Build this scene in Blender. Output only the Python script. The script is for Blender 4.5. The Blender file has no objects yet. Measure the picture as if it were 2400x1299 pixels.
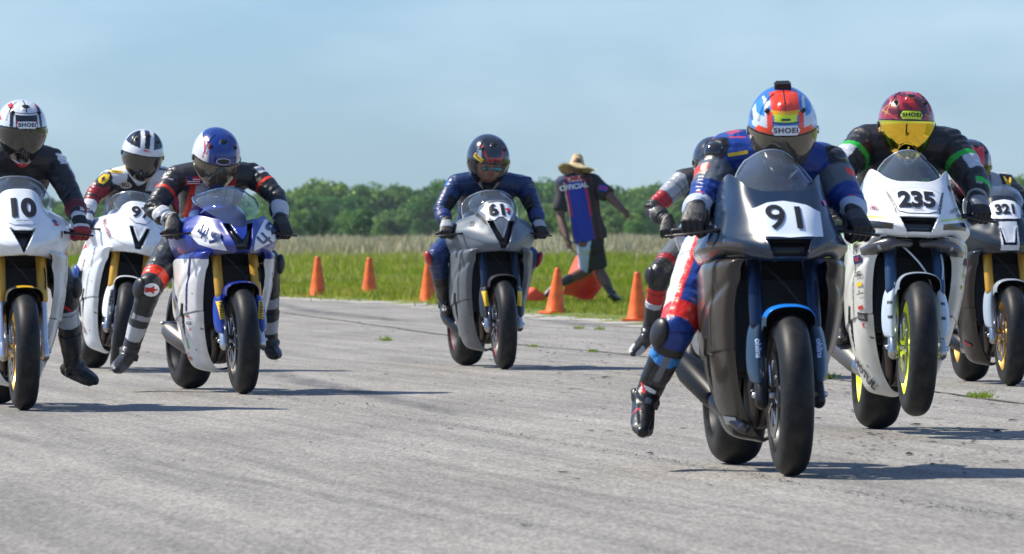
import bpy, bmesh, math, random
import numpy as np
from mathutils import Vector, Matrix
from mathutils.bvhtree import BVHTree
random.seed(7); rng = np.random.default_rng(7)
R = math.radians
SC = bpy.context.scene; COL = SC.collection
# ------------------------------------------------------------------ camera, sky, sun
F, H, HY = 16000.0, 0.88, 555.0            # focal length in photo pixels, lens height, horizon row
cd = bpy.data.cameras.new('camera'); cam = bpy.data.objects.new('camera', cd); COL.objects.link(cam)
cd.lens = 240; cd.sensor_width = 36; cd.clip_start = .5; cd.clip_end = 6000
cam.location = (0, 0, H); cam.rotation_euler = (R(90) - math.atan(94.5/F), 0, 0)
cd.dof.use_dof = True; cd.dof.focus_distance = 33; cd.dof.aperture_fstop = 14
SC.camera = cam
SUN_V = Vector((1.2, -.32, -1.42)).normalized()
el_s = math.asin(-SUN_V.z)
w = bpy.data.worlds.new('World'); SC.world = w; w.use_nodes = True
nt = w.node_tree; bg = nt.nodes['Background']; sk = nt.nodes.new('ShaderNodeTexSky')
sk.sky_type = 'NISHITA'; sk.sun_disc = False; sk.sun_elevation = el_s
sk.sun_rotation = math.atan2(-SUN_V.x, -SUN_V.y); sk.air_density = 1.0; sk.dust_density = .3; sk.ozone_density = 1.6
tc = nt.nodes.new('ShaderNodeTexCoord'); mp = nt.nodes.new('ShaderNodeMapping'); mp.inputs['Scale'].default_value = (14, 14, 40)
ns = nt.nodes.new('ShaderNodeTexNoise'); ns.inputs['Scale'].default_value = 1.0; ns.inputs['Detail'].default_value = 5
cr = nt.nodes.new('ShaderNodeValToRGB'); cr.color_ramp.elements[0].position = .40; cr.color_ramp.elements[1].position = .78
cr.color_ramp.elements[1].color = (.62, .62, .62, 1); cr.color_ramp.elements[0].color = (0, 0, 0, 1)
tint = nt.nodes.new('ShaderNodeMix'); tint.data_type = 'RGBA'; tint.blend_type = 'MULTIPLY'; tint.inputs[0].default_value = 1
tint.inputs[7].default_value = (.52, .79, 1.27, 1)
mx = nt.nodes.new('ShaderNodeMix'); mx.data_type = 'RGBA'; mx.inputs[7].default_value = (7.0, 8.6, 9.8, 1)
nt.links.new(tc.outputs['Generated'], mp.inputs[0]); nt.links.new(mp.outputs[0], ns.inputs['Vector'])
nt.links.new(ns.outputs[0], cr.inputs[0]); nt.links.new(cr.outputs[0], mx.inputs[0])
nt.links.new(sk.outputs[0], tint.inputs[6]); nt.links.new(tint.outputs[2], mx.inputs[6]); nt.links.new(mx.outputs[2], bg.inputs[0])
bg.inputs[1].default_value = .081
sd = bpy.data.lights.new('sun', 'SUN'); so = bpy.data.objects.new('sun', sd); COL.objects.link(so)
sd.energy = 5.0; sd.angle = R(.5); sd.color = (1, .93, .80)
so.rotation_euler = SUN_V.to_track_quat('-Z', 'Y').to_euler(); so.location = (-30, 20, 40)
SC.view_settings.view_transform = 'Standard'; SC.view_settings.look = 'None'; SC.view_settings.exposure = .50; SC.view_settings.gamma = 1
SC.cycles.max_bounces = 8; SC.cycles.transparent_max_bounces = 12

# ------------------------------------------------------------------ helpers
def c(h):
    h = h.lstrip('#'); v = [int(h[i:i+2], 16)/255 for i in (0, 2, 4)]
    return tuple(x/12.92 if x <= .04045 else ((x+.055)/1.055)**2.4 for x in v)
def W(px, py, D): return Vector(((px-1200)*D/F, D, H-(py-HY)*D/F))
def G(px, py):
    D = F*H/(py-HY); return Vector(((px-1200)*D/F, D, 0))
def nodes(name):
    m = bpy.data.materials.new(name); m.use_nodes = True
    return m, m.node_tree, m.node_tree.nodes['Principled BSDF']
def bump_noise(t, b, scale, strength, detail=4, dist=.01, coord='Object', scl=None):
    n = t.nodes.new('ShaderNodeTexNoise'); n.inputs['Scale'].default_value = scale; n.inputs['Detail'].default_value = detail
    q = t.nodes.new('ShaderNodeTexCoord'); bu = t.nodes.new('ShaderNodeBump'); bu.inputs['Strength'].default_value = strength; bu.inputs['Distance'].default_value = dist
    if scl:
        mm = t.nodes.new('ShaderNodeMapping'); mm.inputs['Scale'].default_value = scl
        t.links.new(q.outputs[coord], mm.inputs[0]); t.links.new(mm.outputs[0], n.inputs['Vector'])
    else: t.links.new(q.outputs[coord], n.inputs['Vector'])
    t.links.new(n.outputs[0], bu.inputs['Height']); t.links.new(bu.outputs[0], b.inputs['Normal']); return n
_m = {}
def mat(name, col=None, rough=.4, metal=0, coat=0, bump=0, bscale=30, dirt=0, spec=.5, emit=None):
    """one plain material; col None reads the paint attribute of the mesh"""
    if name in _m: return _m[name]
    m, t, b = nodes(name)
    b.inputs['Roughness'].default_value = rough; b.inputs['Metallic'].default_value = metal
    b.inputs['Coat Weight'].default_value = coat; b.inputs['Coat Roughness'].default_value = .06; b.inputs['Specular IOR Level'].default_value = spec
    src = None
    if col is None:
        a = t.nodes.new('ShaderNodeAttribute'); a.attribute_name = 'paint'; src = a.outputs['Color']
    else: b.inputs['Base Color'].default_value = (*col, 1)
    if dirt:
        n = t.nodes.new('ShaderNodeTexNoise'); n.inputs['Scale'].default_value = 9; n.inputs['Detail'].default_value = 7
        q = t.nodes.new('ShaderNodeTexCoord'); t.links.new(q.outputs['Object'], n.inputs['Vector'])
        r = t.nodes.new('ShaderNodeValToRGB'); r.color_ramp.elements[0].position = .35; r.color_ramp.elements[1].position = .75
        r.color_ramp.elements[0].color = (1, 1, 1, 1); k = 1-dirt; r.color_ramp.elements[1].color = (k, k*.97, k*.92, 1)
        x = t.nodes.new('ShaderNodeMix'); x.data_type = 'RGBA'; x.blend_type = 'MULTIPLY'; x.inputs[0].default_value = 1
        t.links.new(n.outputs[0], r.inputs[0]); t.links.new(r.outputs[0], x.inputs[7])
        if src: t.links.new(src, x.inputs[6])
        else: x.inputs[6].default_value = (*col, 1)
        src = x.outputs[2]
    if src: t.links.new(src, b.inputs['Base Color'])
    if bump: bump_noise(t, b, bscale, bump)
    _m[name] = m; return m
def glassmat(name, tintc, refl=1.0, rough=.02, dens=.75):
    dens = 1-(1-dens)*.35; tintc = tuple(min(1, x*1.25) for x in tintc) if tintc else None
    if name in _m: return _m[name]
    m = bpy.data.materials.new(name); m.use_nodes = True; t = m.node_tree; t.nodes.clear()
    o = t.nodes.new('ShaderNodeOutputMaterial'); tr = t.nodes.new('ShaderNodeBsdfTransparent'); gl = t.nodes.new('ShaderNodeBsdfGlossy')
    df = t.nodes.new('ShaderNodeBsdfDiffuse'); df.inputs[0].default_value = (.34, .43, .55, 1)
    fr = t.nodes.new('ShaderNodeFresnel'); fr.inputs[0].default_value = 1.5; m1 = t.nodes.new('ShaderNodeMixShader'); m2 = t.nodes.new('ShaderNodeMixShader')
    tr.inputs[0].default_value = (*tintc, 1); gl.inputs['Roughness'].default_value = rough; gl.inputs[0].default_value = (refl, refl, refl, 1)
    m1.inputs[0].default_value = 1-dens
    t.links.new(tr.outputs[0], m1.inputs[1]); t.links.new(df.outputs[0], m1.inputs[2])
    t.links.new(fr.outputs[0], m2.inputs[0]); t.links.new(m1.outputs[0], m2.inputs[1]); t.links.new(gl.outputs[0], m2.inputs[2])
    t.links.new(m2.outputs[0], o.inputs[0]); _m[name] = m; return m
def raw_mesh(name, V, Fa, col=None, smooth=True):
    me = bpy.data.meshes.new(name); V = np.asarray(V, dtype=np.float32)
    if isinstance(Fa, np.ndarray):
        k = Fa.shape[1]; me.vertices.add(len(V)); me.vertices.foreach_set('co', V.ravel())
        me.loops.add(Fa.size); me.loops.foreach_set('vertex_index', Fa.ravel().astype(np.int32))
        me.polygons.add(len(Fa)); me.polygons.foreach_set('loop_start', np.arange(0, Fa.size, k, dtype=np.int32))
        me.update(calc_edges=True)
    else:
        me.from_pydata(V.tolist(), [], [tuple(int(i) for i in f) for f in Fa]); me.update()
    if smooth: me.polygons.foreach_set('use_smooth', np.ones(len(me.polygons), dtype=bool))
    if col is not None: paint(me, col)
    return me
def paint(me, col):
    a = me.color_attributes.get('paint') or me.color_attributes.new('paint', 'FLOAT_COLOR', 'POINT')
    C = np.ones((len(me.vertices), 4), dtype=np.float32); C[:, :3] = col
    a.data.foreach_set('color', C.ravel())
def link(name, me, mats, parent=None, M=None):
    o = bpy.data.objects.new(name, me); COL.objects.link(o)
    for m in (mats if isinstance(mats, (list, tuple)) else [mats]): me.materials.append(m)
    if parent is not None: o.parent = parent
    if M is not None: o.matrix_local = M
    return o
def tag(o, label=None, cat=None, group=None, kind=None):
    if label: o['label'] = label
    if cat: o['category'] = cat
    if group: o['group'] = group
    if kind: o['kind'] = kind
    return o
def empty(name, M):
    o = bpy.data.objects.new(name, None); COL.objects.link(o); o.empty_display_size = .2; o.matrix_world = M; return o
def gridf(nu, nv, wu=False, wv=False, flip=False, off=0):
    i = np.arange(nu if wu else nu-1)[:, None]; j = np.arange(nv if wv else nv-1)[None, :]
    a = i*nv+j; b = ((i+1) % nu)*nv+j; d = i*nv+(j+1) % nv; e = ((i+1) % nu)*nv+(j+1) % nv
    Fq = np.stack([a, b, e, d] if not flip else [a, d, e, b], -1).reshape(-1, 4)+off
    return Fq
class MB:
    def __init__(s): s.V = []; s.F = []; s.C = []; s.n = 0
    def add(s, V, Fq, col=(.5, .5, .5)):
        V = np.asarray(V, float).reshape(-1, 3); s.V.append(V)
        for f in Fq: s.F.append(tuple(int(x)+s.n for x in f))
        C = np.zeros((len(V), 3)); C[:] = col; s.C.append(C); s.n += len(V); return s
    def tube(s, path, rad, up=(0, 0, 1), seg=14, caps=True, col=(.5, .5, .5), pw=1.0, rc=True):
        V, Fq = tube(path, rad, up, seg, caps, pw, rc); return s.add(V, Fq, col)
    def box(s, cx, sx, M=None, col=(.5, .5, .5), bev=.12):
        # bevelled box
        bm = bmesh.new(); bmesh.ops.create_cube(bm, size=1)
        for v in bm.verts: v.co = Vector((v.co.x*sx[0], v.co.y*sx[1], v.co.z*sx[2]))
        if bev: bmesh.ops.bevel(bm, geom=bm.edges[:], offset=min(sx)*bev, segments=2, affect='EDGES')
        bm.verts.index_update(); V = [(M @ v.co if M else v.co)+Vector(cx) for v in bm.verts]; Fq = [[v.index for v in f.verts] for f in bm.faces]; bm.free()
        return s.add([tuple(v) for v in V], Fq, col)
    def ell(s, cx, r, M=None, col=(.5, .5, .5), n=14):
        th = np.linspace(0, math.pi, n)[:, None]; ph = np.linspace(0, 2*math.pi, 2*n, endpoint=False)[None, :]
        P = np.stack([np.sin(th)*np.cos(ph)*r[0], np.sin(th)*np.sin(ph)*r[1], np.cos(th)*r[2]+0*ph], -1).reshape(-1, 3)
        if M is not None: P = P @ np.array(M.to_3x3()).T
        return s.add(P+np.array(cx), gridf(n, 2*n, wv=True), col)
    def lathe(s, prof, axis='x', cx=(0, 0, 0), seg=48, col=(.5, .5, .5), close=False):
        a = np.linspace(0, 2*math.pi, seg, endpoint=False)[:, None]; p = np.array(prof, float)
        h, r = p[:, 0][None, :], p[:, 1][None, :]
        if axis == 'x': P = np.stack([h+0*a, r*np.cos(a), r*np.sin(a)], -1)
        else: P = np.stack([r*np.cos(a), r*np.sin(a), h+0*a], -1)
        return s.add(P.reshape(-1, 3)+np.array(cx), gridf(seg, len(p), wu=True, wv=close), col)
    def xf(s, M):
        A = np.array(M); s.V = [v @ A[:3, :3].T+A[:3, 3] for v in s.V]; return s
    def build(s, name, m, parent=None, M=None, smooth=True, label=None):
        me = raw_mesh(name, np.concatenate(s.V), s.F, np.concatenate(s.C), smooth)
        bm = bmesh.new(); bm.from_mesh(me); bmesh.ops.recalc_face_normals(bm, faces=bm.faces); bm.to_mesh(me); bm.free()
        if smooth:
            try: me.set_sharp_from_angle(angle=R(42))
            except Exception: pass
        o = link(name, me, m, parent, M)
        if label: o['label'] = label
        return o
def tube(path, rad, up=(0, 0, 1), seg=14, caps=True, pw=1.0, rc=True):
    P = np.array(path, float); n = len(P); rad = np.array(rad, float)
    if rad.ndim == 0: rad = np.full((n, 2), float(rad))
    if rad.ndim == 1: rad = (np.stack([rad, rad], 1) if len(rad) == n else np.tile(rad, (n, 1)))
    T = np.gradient(P, axis=0); T /= np.linalg.norm(T, axis=1)[:, None]+1e-9
    if caps and rc:
        k = np.array([1., .85, .5]); s_ = np.sqrt(1-k**2)
        def cap(p, t, r, sgn):
            rr = min(r); return [p+sgn*t*rr*k_ for k_ in k], [r*max(q, .02) for q in s_]
        a, ra = cap(P[0], T[0], rad[0], -1); b, rb = cap(P[-1], T[-1], rad[-1], 1)
        P = np.concatenate([a, P, b[::-1]]); rad = np.concatenate([ra, rad, rb[::-1]]); T = np.concatenate([[T[0]]*3, T, [T[-1]]*3]); n = len(P)
    U = np.array(up, float); out = []
    a = np.linspace(0, 2*math.pi, seg, endpoint=False); ca, sa = np.cos(a), np.sin(a)
    ca = np.sign(ca)*np.abs(ca)**pw; sa = np.sign(sa)*np.abs(sa)**pw
    prev = None
    for i in range(n):
        S = np.cross(T[i], U)
        if np.linalg.norm(S) < .15: S = prev if prev is not None else np.cross(T[i], (1, 0, .01))
        S = S-T[i]*np.dot(S, T[i]); S /= np.linalg.norm(S)+1e-9
        if prev is not None and np.dot(prev, S) < 0: S = -S
        prev = S; B = np.cross(S, T[i])
        out.append(P[i]+np.outer(ca*rad[i, 0], S)+np.outer(sa*rad[i, 1], B))
    Fq = gridf(n, seg, wv=True).tolist()
    if caps: Fq += [list(range(seg)), list(range((n-1)*seg, n*seg))]
    return np.concatenate(out), Fq
def cr1(P, s):
    """Catmull-Rom along axis 0"""
    P = np.asarray(P, float); n = len(P); Q = np.concatenate([[2*P[0]-P[1]], P, [2*P[-1]-P[-2]]]); out = []
    for i in range(n-1):
        for t in np.arange(s)/s:
            a, b, d, e = Q[i], Q[i+1], Q[i+2], Q[i+3]
            out.append(.5*(2*b+(d-a)*t+(2*a-5*b+4*d-e)*t*t+(3*b-a-3*d+e)*t**3))
    out.append(P[-1]); return np.array(out)
def surf(ctrl, su, sv): return np.swapaxes(cr1(np.swapaxes(cr1(ctrl, su), 0, 1), sv), 0, 1)
def mirror_rows(half): return np.array([[(-x, y, z) for x, y, z in reversed(r[1:])]+list(r) for r in half], float)
def shell(name, grid, m, parent, colfn=None, basecol=(.5, .5, .5), outward=None, thick=.004, inner=None, disp=None):
    """dense grid -> panel with thickness; returns object and bvh"""
    nu, nv = grid.shape[:2]; P = grid.reshape(-1, 3).copy(); Fq = gridf(nu, nv)
    C = np.zeros((len(P), 3)); C[:] = basecol
    if colfn is not None: C = colfn(P, C)
    if disp is not None: P = disp(P)
    me = raw_mesh(name, P, Fq, C)
    o0 = np.array(outward if outward is not None else (0, .6, .6)); i = len(me.polygons)//2
    s = 0
    for f in list(me.polygons)[::max(1, len(me.polygons)//200)]: s += np.dot(np.array(f.normal), np.array(f.center)-o0)
    if s < 0: me.flip_normals()
    bvh = BVHTree.FromPolygons([tuple(p) for p in P], [tuple(f) for f in Fq])
    ob = link(name, me, [m, inner or mat('black_plastic_inner', (.006, .006, .007), .7, spec=.2)], parent)
    if thick:
        md = ob.modifiers.new('thick', 'SOLIDIFY'); md.thickness = thick; md.offset = -1; md.material_offset = 1; md.use_even_offset = False; md.material_offset_rim = 0
    return ob, bvh
def textmesh(s, size=.1, bold=0.0, space=1.0, shear=0, wide=1.0):
    cu = bpy.data.curves.new('t', 'FONT'); cu.body = s; cu.size = size; cu.align_x = 'CENTER'; cu.align_y = 'CENTER'
    cu.offset = bold*size; cu.space_character = 1.14 if s == 'SHOEI' else space; cu.shear = shear; cu.resolution_u = 5
    ob = bpy.data.objects.new('t', cu); COL.objects.link(ob); dg = bpy.context.evaluated_depsgraph_get(); dg.update()
    me = bpy.data.meshes.new_from_object(ob.evaluated_get(dg)); bpy.data.objects.remove(ob)
    bm = bmesh.new(); bm.from_mesh(me); bpy.data.meshes.remove(me)
    for v in bm.verts: v.co.x *= wide
    return bm
def blockdigits(s, h):
    Q = {'4': [(0, .41, .17, 1), (0, .26, .58, .41), (.58, 0, .76, 1), (.76, .26, .92, .41)], '9': [(0, .86, .76, 1), (0, .52, .17, .86), (0, .38, .58, .52), (.58, 0, .76, .86), (0, 0, .58, .13)]}
    bm = bmesh.new()
    for i, ch in enumerate(s):
        for x0, y0, x1, y1 in Q[ch]:
            bm.faces.new([bm.verts.new(((x-.45)*h*.72, (y-.5)*h, 0)) for x, y in ((x0, y0), (x1, y0), (x1, y1), (x0, y1))])
    return bm
def polymesh(pts):
    bm = bmesh.new(); bm.faces.new([bm.verts.new((x, y, 0)) for x, y in pts]); return bm
def ellipse2d(a, b, n=28): return [(a*math.cos(t), b*math.sin(t)) for t in np.linspace(0, 2*math.pi, n, endpoint=False)]
def decal(name, bm, bvh, O, U, V, N, m, parent, off=.002, seglen=.012, rot=0, both=True):
    """lay a flat outline on a curved surface: cast every vertex along N"""
    bmesh.ops.triangulate(bm, faces=bm.faces)
    for _ in range(5):
        ed = [e for e in bm.edges if e.calc_length() > seglen]
        if not ed: break
        bmesh.ops.subdivide_edges(bm, edges=ed, cuts=1, use_grid_fill=False)
        bmesh.ops.triangulate(bm, faces=[f for f in bm.faces if len(f.verts) > 3])
    O, U, V, N = Vector(O), Vector(U).normalized(), Vector(V).normalized(), Vector(N).normalized()
    ca, sa = math.cos(rot), math.sin(rot); last = 0
    for v in bm.verts:
        x, y = v.co.x*ca-v.co.y*sa, v.co.x*sa+v.co.y*ca
        p = O+U*x+V*y; h = bvh.ray_cast(p-N*.25, N)
        if h[0] is None: h = bvh.find_nearest(p); v.co = h[0]-N*off
        else: v.co = h[0]-N*off
    me = bpy.data.meshes.new(name); bm.to_mesh(me); bm.free()
    return link(name, me, m, parent)
# shared materials
M_tyre = mat('tyre_rubber', (.009, .010, .012), .5, bump=.07, bscale=160, spec=.22)
M_vp = mat('bodywork_paint', None, .32, 0, .55, dirt=.22)
M_vpc = mat('glossy_bodywork_paint', None, .25, 0, .18, spec=.35)
M_vps = mat('satin_bodywork_paint', None, .42, 0, .15, dirt=.12)
M_blk = mat('black_plastic', (.007, .007, .008), .45, bump=.1, bscale=60)
M_mblk = mat('black_metal', (.02, .02, .022), .35, .6)
M_alu = mat('brushed_aluminium', (.55, .56, .58), .3, 1, bump=.1, bscale=80)
M_steel = mat('steel', (.42, .42, .43), .25, 1)
M_gold = mat('gold_anodised', (.62, .33, .04), .35, .35)
M_goldm = mat('gold_wheel_paint', (.75, .45, .08), .3, .6)
M_ink = mat('number_black_vinyl', (.012, .012, .016), .4)
M_white = mat('white_vinyl', (.78, .80, .84), .35)
M_navy = mat('navy_vinyl', (.01, .03, .14), .35)
M_red = mat('red_vinyl', (.55, .02, .02), .4)
M_yel = mat('yellow_vinyl', (.85, .55, .02), .4)
M_grey = mat('grey_vinyl', (.25, .25, .27), .4)
M_org = mat('orange_red_vinyl', (.75, .09, .02), .4)
M_grn = mat('green_vinyl', (.02, .45, .06), .4)
M_vsuit = mat('leather', None, .38, 0, .06, bump=.7, bscale=24, spec=.42)
M_vglove = mat('glove_leather', None, .5, bump=.3, bscale=60)
M_vboot = mat('boot_leather', None, .40, coat=.1, bump=.25, bscale=40)
M_vhelm = mat('helmet_lacquer', None, .22, 0, .8)
M_cloth = mat('shirt_cloth', None, .75, bump=.4, bscale=25)
WH, BK, RD = c('e8edf2'), (.006, .006, .008), c('c8201c')
RED_OR = c('e23a1e')

def dusty(m, base, dust, scale, p0, p1):
    t = m.node_tree; b = t.nodes['Principled BSDF']; n = t.nodes.new('ShaderNodeTexNoise'); n.inputs['Scale'].default_value = scale; n.inputs['Detail'].default_value = 8; n.inputs['Roughness'].default_value = .7
    q = t.nodes.new('ShaderNodeTexCoord'); r = t.nodes.new('ShaderNodeValToRGB'); r.color_ramp.elements[0].position = p0; r.color_ramp.elements[0].color = (*base, 1); r.color_ramp.elements[1].position = p1; r.color_ramp.elements[1].color = (*dust, 1)
    t.links.new(q.outputs['Object'], n.inputs['Vector']); t.links.new(n.outputs[0], r.inputs[0]); t.links.new(r.outputs[0], b.inputs['Base Color'])
dusty(M_tyre, (.008, .009, .011), (.035, .033, .030), 14, .45, .75)

# ------------------------------------------------------------------ motorcycles
class Frame:
    """a motorcycle's place: front contact pixel -> ground point, heading, lean, lifted front"""
    def __init__(s, px, py, yaw, lean=0, pitch=0, base=1.37):
        g = G(px, py); s.M = Matrix.Translation(g) @ Matrix.Rotation(R(yaw), 4, 'Z') @ Matrix.Rotation(R(lean), 4, 'Y') @ \
            Matrix.Translation((0, base, 0)) @ Matrix.Rotation(-R(pitch), 4, 'X') @ Matrix.Translation((0, -base, 0))
    def proj(s, p):
        q = s.M @ Vector(p); return (1200+q.x*F/q.y, HY-(q.z-H)*F/q.y)
    def L(s, px, py, y):
        """local point at local depth y seen at this pixel of the photo"""
        x, z = 0., .8
        for _ in range(6):
            a = s.proj((x, y, z)); b = s.proj((x+.01, y, z)); d = s.proj((x, y, z+.01))
            J = np.array([[(b[0]-a[0])*100, (d[0]-a[0])*100], [(b[1]-a[1])*100, (d[1]-a[1])*100]])
            dx = np.linalg.solve(J, [px-a[0], py-a[1]]); x += dx[0]; z += dx[1]
        return Vector((x, y, z))
NOSE = {
 'ridge': [[(0,.24,1.125),(.065,.25,1.118),(.108,.285,1.085),(.140,.36,1.03),(.205,.45,.998),(.235,.62,.975)],
        [(0,.15,1.05),(.072,.16,1.042),(.120,.21,1.012),(.165,.30,.992),(.257,.43,.965),(.265,.62,.935)],
        [(0,.075,.975),(.08,.09,.965),(.14,.155,.945),(.225,.27,.93),(.288,.42,.905),(.285,.62,.88)],
        [(0,.02,.90),(.07,.035,.895),(.14,.10,.89),(.215,.23,.875),(.282,.40,.85),(.275,.62,.83)],
        [(0,-.02,.84),(.05,-.01,.838),(.12,.06,.83),(.19,.19,.82),(.25,.37,.80),(.255,.62,.78)],
        [(0,.0,.795),(.04,.01,.79),(.10,.08,.785),(.17,.20,.775),(.235,.38,.75),(.24,.62,.73)],
        [(0,.05,.785),(.035,.06,.783),(.09,.12,.78),(.155,.23,.765),(.22,.4,.74),(.23,.63,.72)]],
 'wing': [[(0,.22,1.05),(.07,.225,1.05),(.12,.27,1.07),(.15,.34,1.10),(.175,.42,1.11),(.19,.60,1.05)],
        [(0,.15,1.0),(.08,.16,1.0),(.135,.21,1.01),(.17,.30,1.03),(.195,.42,1.03),(.205,.62,1.0)],
        [(0,.09,.95),(.085,.10,.95),(.15,.16,.945),(.20,.26,.94),(.225,.40,.94),(.235,.62,.92)],
        [(0,.03,.89),(.08,.04,.89),(.15,.10,.885),(.215,.21,.88),(.26,.38,.87),(.26,.62,.85)],
        [(0,-.02,.84),(.07,-.01,.84),(.14,.06,.84),(.22,.18,.845),(.275,.36,.835),(.27,.62,.81)],
        [(0,-.01,.80),(.06,0,.80),(.12,.07,.805),(.20,.19,.82),(.255,.37,.805),(.255,.62,.78)],
        [(0,.05,.79),(.05,.06,.79),(.11,.12,.795),(.185,.23,.805),(.24,.39,.785),(.24,.63,.76)]],
 'open': [[(0,.12,.965),(.07,.14,.975),(.13,.20,.985),(.19,.31,1.0),(.235,.45,.985),(.25,.62,.975)],
        [(0,.09,.945),(.075,.115,.95),(.14,.17,.955),(.21,.29,.965),(.265,.43,.955),(.27,.62,.935)],
        [(0,.05,.92),(.08,.08,.92),(.15,.14,.92),(.23,.26,.925),(.292,.42,.91),(.29,.62,.88)],
        [(0,.01,.885),(.07,.035,.885),(.14,.10,.88),(.225,.23,.875),(.292,.40,.855),(.285,.62,.83)],
        [(0,-.02,.835),(.05,-.01,.835),(.12,.06,.83),(.20,.19,.82),(.26,.37,.80),(.265,.62,.78)],
        [(0,.0,.795),(.04,.01,.79),(.10,.08,.785),(.17,.20,.775),(.235,.38,.75),(.24,.62,.73)],
        [(0,.05,.785),(.035,.06,.783),(.09,.12,.78),(.155,.23,.765),(.22,.4,.74),(.23,.63,.72)]]}
SIDE = [[(.115,.125,.803),(.160,.155,.803),(.200,.29,.803),(.212,.50,.795),(.20,.72,.765)],
        [(.155,.135,.788),(.203,.155,.785),(.243,.295,.78),(.250,.50,.77),(.234,.72,.74)],
        [(.168,.17,.72),(.212,.20,.72),(.252,.33,.72),(.255,.52,.70),(.235,.75,.68)],
        [(.175,.21,.62),(.215,.24,.62),(.252,.37,.62),(.255,.55,.61),(.23,.78,.59)],
        [(.17,.26,.52),(.208,.29,.52),(.24,.41,.52),(.245,.58,.51),(.222,.81,.50)],
        [(.158,.31,.42),(.192,.34,.42),(.225,.46,.42),(.232,.61,.41),(.21,.82,.41)],
        [(.135,.38,.32),(.165,.41,.32),(.20,.50,.32),(.21,.63,.32),(.19,.80,.32)],
        [(.10,.45,.22),(.13,.47,.22),(.165,.55,.22),(.178,.66,.22),(.158,.78,.23)],
        [(.05,.50,.14),(.085,.52,.135),(.125,.58,.135),(.135,.67,.14),(.115,.76,.15)],
        [(.0,.52,.12),(.02,.54,.11),(.04,.59,.11),(.045,.67,.115),(.03,.76,.12)]]
def LAYER(Q): return Q[:, 1]-(.245+.60*np.clip(.80-Q[:, 2], 0, 1)**1.15)
SLOT = [(.435, .50), (.48, .505), (.54, .44), (.575, .36), (.58, .30), (.545, .34), (.49, .42)]
SCREEN = {
 'ridge': [[(0,.232,1.10),(.07,.245,1.09),(.118,.285,1.055),(.150,.365,1.015),(.19,.47,1.0)],
        [(0,.30,1.145),(.075,.31,1.14),(.13,.35,1.11),(.17,.43,1.075),(.19,.52,1.05)],
        [(0,.36,1.17),(.07,.37,1.165),(.125,.41,1.145),(.165,.48,1.115),(.182,.55,1.095)],
        [(0,.42,1.19),(.055,.43,1.187),(.10,.455,1.172),(.14,.50,1.15),(.16,.56,1.125)]],
 'wing': [[(0,.20,1.0),(.05,.205,1.0),(.10,.24,1.015),(.135,.31,1.05),(.145,.40,1.09)],
        [(0,.26,1.07),(.055,.27,1.07),(.105,.31,1.075),(.13,.37,1.09),(.135,.44,1.11)],
        [(0,.33,1.15),(.05,.34,1.145),(.09,.375,1.135),(.112,.42,1.13),(.118,.47,1.135)],
        [(0,.43,1.205),(.035,.435,1.20),(.065,.45,1.185),(.085,.47,1.17),(.092,.5,1.165)]],
 'open': [[(0,.07,.935),(.05,.10,.95),(.10,.16,.98),(.15,.26,1.02),(.175,.40,1.06)],
        [(0,.14,1.02),(.06,.16,1.025),(.115,.22,1.04),(.165,.33,1.06),(.185,.45,1.08)],
        [(0,.24,1.10),(.07,.26,1.10),(.125,.32,1.10),(.165,.42,1.10),(.178,.50,1.10)],
        [(0,.37,1.155),(.05,.38,1.152),(.095,.41,1.14),(.13,.46,1.125),(.15,.52,1.115)]]}
def seg_in_poly(x, z, poly):
    ins = np.zeros(len(x), bool); n = len(poly); j = n-1
    for i in range(n):
        xi, zi = poly[i]; xj, zj = poly[j]
        ins ^= ((zi > z) != (zj > z)) & (x < (xj-xi)*(z-zi)/(zj-zi+1e-12)+xi); j = i
    return ins
def polydist(x, z, poly):
    d = np.full(len(x), 9.); n = len(poly)
    for i in range(n):
        a = np.array(poly[i]); b = np.array(poly[(i+1) % n]); ab = b-a
        t = np.clip(((x-a[0])*ab[0]+(z-a[1])*ab[1])/(ab@ab), 0, 1)
        d = np.minimum(d, np.hypot(x-a[0]-t*ab[0], z-a[1]-t*ab[1]))
    return d
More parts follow.
